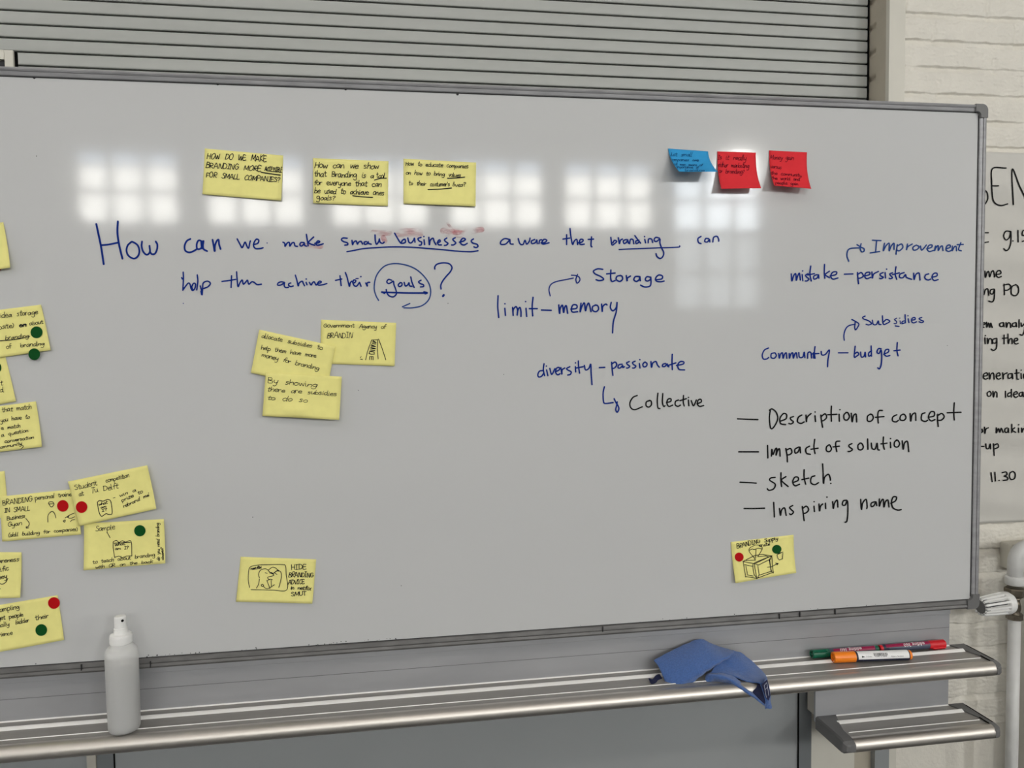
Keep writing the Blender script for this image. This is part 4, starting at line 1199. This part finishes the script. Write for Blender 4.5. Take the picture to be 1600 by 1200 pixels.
PT = [(G_, 2.1, """130,190 142,205 145,235 132,262|240,75 170,78 165,150 170,230 185,260 215,270 248,262|168,168 200,168|278,265 272,82 315,180 372,270 366,80"""),
 (G_, 2.0, """118,412 148,412|118,465 148,460|262,405 238,405 228,430 240,450 258,435 265,405 265,460 255,495 240,505 228,495|275,455|302,400 303,460|350,400 328,402 325,425 345,425 352,445 325,458
130,612 133,645 142,618 150,615 155,642 165,615 175,612 180,642|188,630 212,625 210,610 195,612 188,632 200,645 215,640|122,705 125,735 132,710 145,705 150,738|178,705 160,710 158,728 172,730 180,708 178,755 168,772 150,768|230,680 232,735|228,685 255,680 265,695 250,710 232,712|290,682 270,695 268,730 290,740 305,720 302,692 290,682
115,895 130,888 128,880 118,885 115,898 125,905|138,878 140,905 148,882 155,905 160,882 168,905|225,880 208,885 210,900 225,898 228,880 230,902|240,880 243,905 250,882 262,885 265,905|290,880 275,885 275,900 290,898 293,880 295,902|308,865 308,905|318,882 322,900 338,882|342,880 335,925 325,945 312,942
130,960 132,990|132,948|142,962 145,990 152,965 165,968 168,990|190,962 172,968 172,985 188,985 192,962 190,1010 175,1025 162,1018|230,945 230,990|222,962 245,960|250,940 252,990 258,968 270,965 272,990|282,978 300,972 298,962 285,965 282,982 292,992 303,988
122,1160 142,1155 140,1142 125,1148 122,1165 132,1175 145,1170|152,1142 155,1175 162,1148 175,1145 178,1175|188,1160 208,1155 205,1142 192,1148 190,1165 200,1175 212,1170|222,1142 225,1175 228,1152 245,1142|268,1145 252,1150 252,1170 268,1165 272,1145 275,1172|295,1125 297,1172 305,1175|285,1145 308,1142|318,1145 320,1172|318,1128|345,1142 332,1150 335,1170 350,1170 355,1150 345,1142"""),
 (H_, 2.0, """155,38 143,45 145,62 158,62 163,48 155,38|172,38 175,68 182,42 192,45 193,68|237,38 238,70|262,45 250,50 250,65 262,62|268,28 268,68|278,55 298,50 295,40 282,45 280,60 290,70 300,65|325,42 310,48 310,62 322,62 328,42 330,66
108,255 118,248 115,235|128,225 130,258 135,235 148,228|190,228 190,255 200,232 208,252 215,230 225,252|245,228 235,235 235,250 248,250 252,230 254,252|270,210 270,252|285,228 272,240 290,252|305,230 306,252|305,212|322,230 323,252 330,235 340,232 342,252
105,325 125,325|135,312 138,335 150,335 158,312 160,338|175,312 178,372|176,320 195,312 200,328 180,338|162,462 168,508|182,460 185,505|203,502|220,462 240,458 245,472 230,480 245,485 248,498 225,502|272,455 260,465 258,485 268,498 285,490 287,465 275,455""")]
LL, WW = [], []
for z, w, T in PT:
    a, b = zoom_strokes(T, z, w)
    LL += a; WW += b
for c_ in clusters(LL, 9):
    ink('handwriting', [LL[i] for i in c_], on_poster, M['black_ink'], po, [WW[i] for i in c_], 1.2)

# ------------------------------------------------------------------ radiator pipe, valve, thermostat
PIY = 0.20
pa, pb = at(1585, 968, PIY), at(1585, 1000, PIY)
pX = at(1584.5, 985, PIY)[0]
pr_ = 0.0134
pp = tag(empty('heating_pipe'), 'white vertical heating pipe with elbow on the brick wall at right', 'pipe')
zv0 = at(1584, 965, PIY)[2]
zv1 = at(1588, 916, PIY)[2]
ze = at(1588, 878, PIY)[2]
bm = bmesh.new()
tube(bm, [(pX, PIY, 0.0), (pX, PIY, 0.5), (pX, PIY, zv0 - 0.004)], pr_, 28)
bmobj('riser', bm, M['white_pipe'], pp, smooth=True)
bm = bmesh.new()
pts = [(pX, PIY, zv1 + 0.006), (pX, PIY, ze)]
Rr = 0.034
for k in range(1, 11):
    a = math.pi / 2 * k / 10
    pts.append((pX + Rr * (1 - math.cos(a)), PIY, ze + Rr * math.sin(a)))
pts.append((pX + Rr + 0.2, PIY, ze + Rr))
tube(bm, pts, 0.0165, 28)
bmobj('elbow', bm, M['white_pipe'], pp, smooth=True)
bm = bmesh.new()
lathe(bm, [(.0165, 0), (.0205, .001), (.0212, .004), (.0212, .017), (.0200, .020), (.0165, .021)], (pX, PIY, zv1 + 0.004), (0, 0, 1), 32)
bmobj('elbow_collar', bm, M['white_pipe'], pp, smooth=True)
tv = tag(empty('thermostatic_valve'), 'dark metal radiator valve with white ribbed thermostat head right of the board', 'radiator valve')
bm = bmesh.new()
hx = 6
lathe(bm, [(0, -.002), (.021, -.002), (.0225, 0), (.0225, .015), (.021, .017), (0, .017)], (pX, PIY, zv1 - 0.020), (0, 0, 1), hx)
bmobj('union_nut', bm, M['brass'], tv)
bm = bmesh.new()
lathe(bm, [(0, 0), (.015, 0), (.0155, .010), (.0115, .016), (.0135, .024), (.0125, .034), (.010, .045), (.0135, .05), (0, .05)], (pX, PIY, zv0 - 0.002), (0, 0, 1), 28)
lathe(bm, [(.015, 0), (.0155, .008), (.0135, .020), (.0135, .034)], (pX, PIY, (zv0 + zv1) / 2 - 0.004), (-1, 0, 0), 24)
bmobj('valve_body', bm, M['brass'], tv, smooth=True)
bm = bmesh.new()
lathe(bm, [(0, 0), (.0175, 0), (.0175, .013), (0, .013)], (pX, PIY, zv0 - 0.003), (0, 0, 1), 8)
bmobj('lower_nut', bm, M['brass'], tv)
# thermostat head pointing left
c1, c0 = at(1576, 939, PIY), at(1537, 945, PIY)
hax = Vector((-1, -0.10, -0.03)).normalized()
hp = Vector((pX - 0.012, PIY, at(1576, 941, PIY)[2]))
bm = bmesh.new()
lathe(bm, [(0, 0), (.020, 0), (.0245, .004), (.0262, .010), (.0262, .022), (.0238, .024), (0, .024)], hp, hax, 40)
bmobj('head_base', bm, M['white_plastic'], tv, smooth=False)
bm = bmesh.new()
lathe(bm, [(0, .02), (.0165, .02), (.0165, .076), (0, .076)], hp, hax, 30)
bmobj('head_core', bm, M['groove'], tv)
bm = bmesh.new()
uu = hax.cross(Vector((0, 0, 1))).normalized(); vv = hax.cross(uu)
for k in range(14):
    a = 2 * math.pi * k / 14
    d = uu * math.cos(a) + vv * math.sin(a)
    s_ = hax.cross(d)
    ring = []
    for (t_, r0, r1, hw) in ((.02, .015, .0258, .0030), (.06, .015, .0238, .0028), (.082, .015, .0215, .0026), (.086, .015, .020, .0024)):
        c = hp + hax * t_
        ring.append([bm.verts.new(c + d * r0 + s_ * hw), bm.verts.new(c + d * r1 + s_ * hw * .8), bm.verts.new(c + d * r1 - s_ * hw * .8), bm.verts.new(c + d * r0 - s_ * hw)])
    for A, B in zip(ring, ring[1:]):
        for j in range(4):
            bm.faces.new((A[j], A[(j + 1) % 4], B[(j + 1) % 4], B[j]))
    bm.faces.new(ring[0][::-1]); bm.faces.new(ring[-1])
bmobj('head_ribs', bm, M['white_plastic'], tv)
bm = bmesh.new()
lathe(bm, [(0, .074), (.0185, .074), (.0185, .083), (.013, .0865), (0, .087)], hp, hax, 30)
bmobj('head_end', bm, M['cap'], tv)
# cable box behind the elbow and radiator side at the right edge
cx0 = at(1584, 862, WALLY - 0.05)[0]
bz1, bz0 = at(1590, 852, WALLY - 0.05)[2], at(1590, 893, WALLY - 0.05)[2]
bm = bmesh.new()
box(bm, cx0, cx0 + 0.25, WALLY - 0.045, WALLY - 0.003, bz0, bz1, bevel=0.004)
cbx = tag(bmobj('cable_duct', bm, M['trim']), 'cream surface-mounted duct behind the pipe elbow', 'cable duct')
rx = at(1594.5, 1100, 0.24)[0]
bm = bmesh.new()
box(bm, rx + 0.004, rx + 0.6, 0.215, 0.27, 0.15, at(1600, 905, 0.22)[2], bevel=0.004)
tag(bmobj('radiator', bm, M['radiator']), 'beige radiator panel edge right of the white pipe', 'radiator')

# ------------------------------------------------------------------ spray bottle
bp = at_z(196, 1140, LZ)
bp = Vector((bp[0], bp[1] - 0.004, LZ + 0.0014))
bt = tag(empty('spray_bottle'), 'translucent white spray bottle standing on the pen tray', 'bottle')


def bottle_mat(name, rgb, alpha):
    m = mat(name, rgb, 0.36, spec=0.4)
    b = m.node_tree.nodes['Principled BSDF']
    b.inputs['Alpha'].default_value = alpha
    return m


M['bottle'] = bottle_mat('frosted_bottle_plastic', (236, 236, 234), 0.46)
M['liquid'] = bottle_mat('clear_cleaning_liquid', (150, 153, 152), 0.8)
ax = (0.0, 0.0, 1)
bR = 0.0243
bm = bmesh.new()
lathe(bm, [(0, 0.001), (.018, .0008), (.0222, .002), (.0240, .006), (bR, .012), (.0248, .060), (.0250, .124), (.0247, .130), (.0232, .136), (.0195, .1405), (.0166, .143), (.0160, .1475), (0.0, .1475)], bp, ax, 56)
bmobj('body', bm, M['bottle'], bt, smooth=True)
bm = bmesh.new()
lathe(bm, [(0, .004), (.020, .004), (.0228, .010), (.0236, .098), (0, .098)], bp, ax, 48)
bmobj('liquid', bm, M['liquid'], bt, smooth=False)
bm = bmesh.new()
lathe(bm, [(.0145, .1455), (.0164, .1455), (.0171, .147), (.0171, .157), (.0164, .1602), (.0150, .161), (.0112, .1620), (.0102, .1690), (.0096, .170), (0, .170)], bp, ax, 40)
bmobj('collar', bm, M['white_plastic'], bt, smooth=False)
bm = bmesh.new()
lathe(bm, [(0, .169), (.0098, .169), (.0102, .1705), (.0092, .1715), (.0090, .1885), (.0078, .1905), (0, .191)], bp, ax, 36)
hd = bmobj('spray_head', bm, M['white_plastic'], bt, smooth=False)
bm = bmesh.new()
nd = Vector((0.62, -0.78, 0)).normalized()
lathe(bm, [(0, .0002), (.0021, .0002), (.0021, .0010), (0, .0010)], bp + nd * 0.0086 + Vector((0, 0, .1845)), nd, 20)
bmobj('nozzle_hole', bm, M['black'], hd)

# ------------------------------------------------------------------ markers


def text_on_cyl(txt, size, p0, axis, r, a0, pos, m, parent, name, flip=False, sx=1.0, fy=None):
    """wrap small print on a barrel: pos along axis, a0 angle seen from the camera side"""
    cu = bpy.data.curves.new('t', 'FONT')
    cu.body = txt
    cu.size = size
    cu.resolution_u = 3
    to = bpy.data.objects.new('t', cu)
    COL.objects.link(to)
    dg = bpy.context.evaluated_depsgraph_get()
    me = bpy.data.meshes.new_from_object(to.evaluated_get(dg))
    bpy.data.objects.remove(to)
    bpy.data.curves.remove(cu)
    me.materials.clear()
    bm = bmesh.new()
    bm.from_mesh(me)
    bmesh.ops.subdivide_edges(bm, edges=[e for e in bm.edges if e.calc_length() > size * .25], cuts=2)
    axv = Vector(axis).normalized()
    side = Vector((0, -1, 0)); side = (side - axv * side.dot(axv)).normalized()
    up = side.cross(axv)
    if up.z < 0:
        up = -up
    s = -1 if flip else 1
    sy = s if fy is None else fy
    for v in bm.verts:
        a = a0 + sy * v.co.y / r
        d = side * math.cos(a) + up * math.sin(a)
        v.co = Vector(p0) + axv * (pos + s * v.co.x * sx) + d * (r + 0.00025)
    bm.to_mesh(me)
    bm.free()
    me.name = name
    return link(name, me, m, parent)


def band(bm, p0, axis, r, t0, t1, a0, a1, n=10):
    axv = Vector(axis).normalized()
    side = Vector((0, -1, 0)); side = (side - axv * side.dot(axv)).normalized()
    up = side.cross(axv)
    if up.z < 0:
        up = -up
    A, B = [], []
    for k in range(n + 1):
        a = a0 + (a1 - a0) * k / n
        d = side * math.cos(a) + up * math.sin(a)
        A.append(bm.verts.new(Vector(p0) + axv * t0 + d * r)); B.append(bm.verts.new(Vector(p0) + axv * t1 + d * r))
    for k in range(n):
        bm.faces.new((A[k], A[k + 1], B[k + 1], B[k]))


def marker(name_label, pA, pB, r, cap_m, barrel_m, cap_len, plug_len, tip_small, clip_angle):
    """pA cap end, pB plug end"""
    t = tag(empty('marker_pen'), name_label, 'marker')
    ax_ = (Vector(pB) - Vector(pA)); Lt = ax_.length; ax_.normalize()
    bm = bmesh.new()
    lathe(bm, [(0, .0006), (r * .35, .0006), (r * .36, .003), (r * .62, .003), (r * .64, 0), (r * .95, 0), (r * 1.06, .0012), (r * 1.06, cap_len - .0005), (r * .98, cap_len), (0, cap_len)], pA, ax_, 32)
    cap = bmobj('cap', bm, cap_m, t, smooth=False)
    if clip_angle is not None:
        bm = bmesh.new()
        side = Vector((0, -1, 0)); side = (side - ax_ * side.dot(ax_)).normalized()
        up = side.cross(ax_)
        if up.z < 0:
            up = -up
        d = side * math.cos(clip_angle) + up * math.sin(clip_angle)
        s_ = ax_.cross(d)
        for (h0, h1) in ((r * .9, r * 1.32),):
            rr = []
            for (tt, hh) in ((0.001, .6), (.003, 1), (cap_len * .75, 1), (cap_len * .85, .5)):
                c = Vector(pA) + ax_ * tt
                h = h0 + (h1 - h0) * hh
                rr.append([bm.verts.new(c + d * h0 + s_ * .0026), bm.verts.new(c + d * h + s_ * .0022), bm.verts.new(c + d * h - s_ * .0022), bm.verts.new(c + d * h0 - s_ * .0026)])
            for A, B in zip(rr, rr[1:]):
                for j in range(4):
                    bm.faces.new((A[j], A[(j + 1) % 4], B[(j + 1) % 4], B[j]))
            bm.faces.new(rr[0][::-1]); bm.faces.new(rr[-1])
        bmobj('clip', bm, cap_m, cap)
    bm = bmesh.new()
    lathe(bm, [(r * .95, cap_len - .001), (r, cap_len), (r, Lt - plug_len), (r * .9, Lt - plug_len + .0005)], pA, ax_, 32)
    bmobj('barrel', bm, barrel_m, t, smooth=True)
    bm = bmesh.new()
    lathe(bm, [(r * .9, Lt - plug_len - .001), (r * .95, Lt - plug_len), (r * .92, Lt - .0015), (r * .8, Lt), (0, Lt)], pA, ax_, 32)
    bmobj('end_plug', bm, cap_m, t)
    return t, Vector(pA), ax_, Lt


rg = 0.0078
zr = LZ + rg * 1.06 + 0.0004
g0 = at_z(1270, 1021, zr); g1 = at_z(1374, 1013, zr)
r1 = at_z(1474, 1009, zr); r0 = at_z(1372, 1014, zr)
yb_ = 0.0075
g0[1] = g1[1] = yb_
r0[1] = r1[1] = yb_ - 0.001
def at_y(px, py, y):
    return at(px, py, y)
g0 = at(1268, 1020, 0.0072); g1 = at(1371.5, 1012, 0.0072)
r1 = at(1475, 1010, 0.0072); r0 = at(1373.5, 1012, 0.0072)
for v_ in (g0, g1, r0, r1):
    v_[2] = zr + 0.0022
t, p0, ax_, Lt = marker('green capped whiteboard marker at the back of the tray', g0, g1, rg, M['green_plastic'], M['barrel_grey'], 0.036, 0.008, False, 0.9)
bm = bmesh.new()
band(bm, p0, ax_, rg + .0001, .044, Lt - .010, .25, 1.35)
bmobj('label_band', bm, M['magenta'], t)
text_on_cyl('edding 360', 0.0105, p0, ax_, rg + .0001, 1.25, .104, M['print_white'], t, 'label_print', flip=True)
text_on_cyl('whiteboard marker', 0.0052, p0, ax_, rg, .12, .092, M['print_white'], t, 'small_print', flip=True)
t, p0, ax_, Lt = marker('red capped whiteboard marker behind the orange one', r1, r0, rg, M['red_plastic'], M['barrel_grey'], 0.036, 0.006, False, -0.75)
bm = bmesh.new()
band(bm, p0, ax_, rg + .0001, .037, Lt - .012, .55, 1.5)
bmobj('label_band', bm, M['magenta'], t)
bm = bmesh.new()
band(bm, p0, ax_, rg + .00005, Lt - .018, Lt - .007, -1.3, 1.5)
bmobj('blue_band', bm, M['barrel_navy'], t)
text_on_cyl('edding 360', 0.0105, p0, ax_, rg + .0001, 1.25, .047, M['print_white'], t, 'label_print', flip=False, fy=-1)
ro = 0.0098
zo = LZ + ro * 1.06 + 0.0006
o0 = at_z(1299, 1025.5, zo); o1 = at_z(1420, 1021.5, zo)
o0[1] -= 0.005; o1[1] -= 0.005

t, p0, ax_, Lt = marker('orange capped marker with white barcode label in front on tray', o0, o1, ro, M['orange_plastic'], M['barrel_navy'], 0.043, 0.0055, False, None)
bm = bmesh.new()
band(bm, p0, ax_, ro + .00015, .0465, Lt - .0075, -.22, 1.75, 14)
bmobj('paper_label', bm, M['print_white'], t)
bm = bmesh.new()
rnd = random.Random(3)
xx = .077
while xx < .104:
    w_ = rnd.choice((.0004, .0007, .0011))
    band(bm, p0, ax_, ro + .0003, xx, xx + w_, .42, .95, 4)
    xx += w_ + rnd.choice((.0005, .0008))
    if rnd.random() < .08:
        xx += .002
bmobj('barcode', bm, M['print_black'], t)
bm = bmesh.new()
axv = ax_; sd = Vector((0, -1, 0)); sd = (sd - axv * sd.dot(axv)).normalized(); upv = sd.cross(axv)
if upv.z < 0:
    upv = -upv


def cyl_pt(tt, a):
    return p0 + axv * tt + (sd * math.cos(a) + upv * math.sin(a)) * (ro + .0003)


v3 = [bm.verts.new(cyl_pt(.053, .15)), bm.verts.new(cyl_pt(.0595, .3)), bm.verts.new(cyl_pt(.053, .5))]
bm.faces.new(v3)
bmobj('warning_mark', bm, M['print_black'], t)
text_on_cyl('4 0046 75 00846', 0.0036, p0, ax_, ro + .0001, .2, .078, M['print_black'], t, 'small_print')
text_on_cyl('2-5 mm', 0.0036, p0, ax_, ro + .0001, .22, .0615, M['print_black'], t, 'small_print')
text_on_cyl('Made in Germany', 0.0034, p0, ax_, ro + .0001, .12, .1105, M['print_black'], t, 'small_print')
text_on_cyl('Schneider 45', 0.0078, p0, ax_, ro, -.95, .055, M['barrel_grey'], t, 'label_print')

# ------------------------------------------------------------------ blue cloth
Z4 = (900, 930, 4.0)


def cpt(x, y, dep):
    p_ = at(900 + x / 4.0, 930 + y / 4.0, dep)
    return p_


def bez_rows(rows, n=26):
    """rows: list of polylines of (zoom x, zoom y, depth), all with the same count; smooth grid through them"""
    R = [[cpt(*q_) for q_ in r] for r in rows]

    def spline(P, n):
        P = [np.array(p_) for p_ in P]
        Q = [2 * P[0] - P[1]] + P + [2 * P[-1] - P[-2]]
        out = []
        segs = len(P) - 1
        for i in range(n + 1):
            s_ = i / n * segs
            k = min(int(s_), segs - 1)
            t = s_ - k
            a, b, c, d = Q[k:k + 4]
            out.append(0.5 * ((2 * b) + (-a + c) * t + (2 * a - 5 * b + 4 * c - d) * t * t + (-a + 3 * b - 3 * c + d) * t ** 3))
        return out
    R = [spline(r, n) for r in R]
    cols = [spline([r[i] for r in R], n) for i in range(n + 1)]
    return np.array(cols)


def cloth_patch(name, rows, parent, m, flip=False):
    g = bez_rows(rows)
    wr = 0.0011 * np.sin(g[..., 0] * 260 + g[..., 2] * 190) + 0.0009 * np.sin(g[..., 0] * 120 - g[..., 2] * 330 + 1.3)
    g[..., 1] += wr
    g[..., 2] += 0.5 * wr
    o = grid_mesh(name, g, m, parent, flip=flip)
    s_ = o.modifiers.new('thickness', 'SOLIDIFY')
    s_.thickness = 0.0024
    s_.offset = 0
    b_ = o.modifiers.new('round', 'SUBSURF')
    b_.levels = b_.render_levels = 1
    return o


cl = tag(empty('cleaning_cloth'), 'crumpled blue microfibre cloth hanging over the tray edge', 'cloth')
cloth_patch('main_fold', [
    [(482, 405, .000), (560, 362, .004), (650, 318, .009), (720, 290, .011), (775, 272, .010), (840, 300, .006), (900, 322, .002), (990, 352, -.006)],
    [(510, 440, -.012), (585, 420, -.016), (670, 385, -.016), (740, 355, -.014), (800, 345, -.014), (860, 350, -.016), (915, 358, -.018), (985, 362, -.022)],
    [(535, 490, -.024), (610, 480, -.032), (690, 445, -.034), (755, 420, -.032), (815, 405, -.030), (870, 395, -.032), (920, 385, -.030), (980, 372, -.028)],
    [(558, 550, -.034), (620, 540, -.044), (700, 505, -.046), (760, 480, -.044), (815, 450, -.040), (865, 425, -.038), (915, 400, -.034), (970, 380, -.030)],
    [(570, 603, -.046), (635, 598, -.050), (690, 568, -.048), (740, 540, -.046), (790, 500, -.042), (840, 462, -.038), (895, 425, -.034), (960, 388, -.028)]], cl, M['cloth'])
cloth_patch('side_fold', [
    [(975, 340, .002), (1030, 362, .000), (1085, 400, -.006), (1125, 435, -.014), (1160, 468, -.026), (1195, 515, -.048)],
    [(945, 375, -.014), (1000, 400, -.018), (1055, 440, -.026), (1100, 475, -.036), (1140, 500, -.048), (1188, 530, -.068)],
    [(890, 425, -.024), (950, 450, -.030), (1015, 485, -.040), (1070, 510, -.050), (1120, 525, -.062), (1172, 545, -.080)],
    [(830, 488, -.034), (900, 490, -.040), (975, 505, -.050), (1040, 528, -.060), (1100, 548, -.072), (1158, 556, -.086)]], cl, M['cloth'])
cloth_patch('rolled_edge', [
    [(835, 486, -.036), (880, 486, -.042), (935, 492, -.050), (990, 512, -.056), (1045, 560, -.066), (1110, 612, -.080), (1180, 678, -.093)],
    [(806, 512, -.040), (850, 500, -.052), (910, 505, -.062), (980, 535, -.070), (1045, 580, -.080), (1110, 632, -.090), (1185, 695, -.095)],
    [(822, 548, -.046), (865, 520, -.054), (920, 530, -.062), (985, 560, -.070), (1040, 590, -.080), (1100, 632, -.088), (1182, 690, -.094)],
    [(890, 582, -.046), (905, 555, -.050), (930, 548, -.056), (985, 565, -.066), (1040, 592, -.078), (1100, 630, -.086), (1180, 685, -.093)]], cl, M['cloth'])
cloth_patch('hanging_corner', [
    [(1150, 552, -.086), (1166, 545, -.085), (1180, 530, -.076), (1192, 512, -.060)],
    [(1162, 590, -.093), (1178, 585, -.094), (1192, 575, -.090), (1202, 560, -.084)],
    [(1178, 640, -.094), (1190, 635, -.096), (1202, 628, -.094), (1212, 615, -.090)],
    [(1182, 685, -.094), (1192, 682, -.097), (1205, 678, -.096), (1217, 672, -.091)],
    [(1184, 714, -.092), (1194, 706, -.096), (1208, 706, -.094), (1221, 700, -.090)]], cl, M['cloth'])
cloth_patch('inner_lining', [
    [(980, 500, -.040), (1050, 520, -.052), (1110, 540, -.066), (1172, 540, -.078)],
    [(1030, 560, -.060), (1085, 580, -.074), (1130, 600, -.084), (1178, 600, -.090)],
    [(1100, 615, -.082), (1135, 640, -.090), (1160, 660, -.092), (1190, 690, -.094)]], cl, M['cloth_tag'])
bm = bmesh.new()
vs = [bm.verts.new(cpt(*q_)) for q_ in ((1158, 560, -.0985), (1196, 525, -.089), (1216, 625, -.0985), (1204, 660, -.101), (1186, 640, -.101))]
bm.faces.new(vs)
tg = bmobj('label_tag', bm, M['cloth_tag'], cl)
LL = [[(1176, 564), (1193, 546)], [(1193, 546), (1205, 628)], [(1176, 564), (1190, 640)], [(1182, 590), (1196, 575)]]
ink('tag_print', [[(900 + x / 4, 930 + y / 4) for x, y in l_] for l_ in LL], lambda x, y: at(x, y, -0.1025), M['tag_print'], tg, [.5] * 4, 0.5)
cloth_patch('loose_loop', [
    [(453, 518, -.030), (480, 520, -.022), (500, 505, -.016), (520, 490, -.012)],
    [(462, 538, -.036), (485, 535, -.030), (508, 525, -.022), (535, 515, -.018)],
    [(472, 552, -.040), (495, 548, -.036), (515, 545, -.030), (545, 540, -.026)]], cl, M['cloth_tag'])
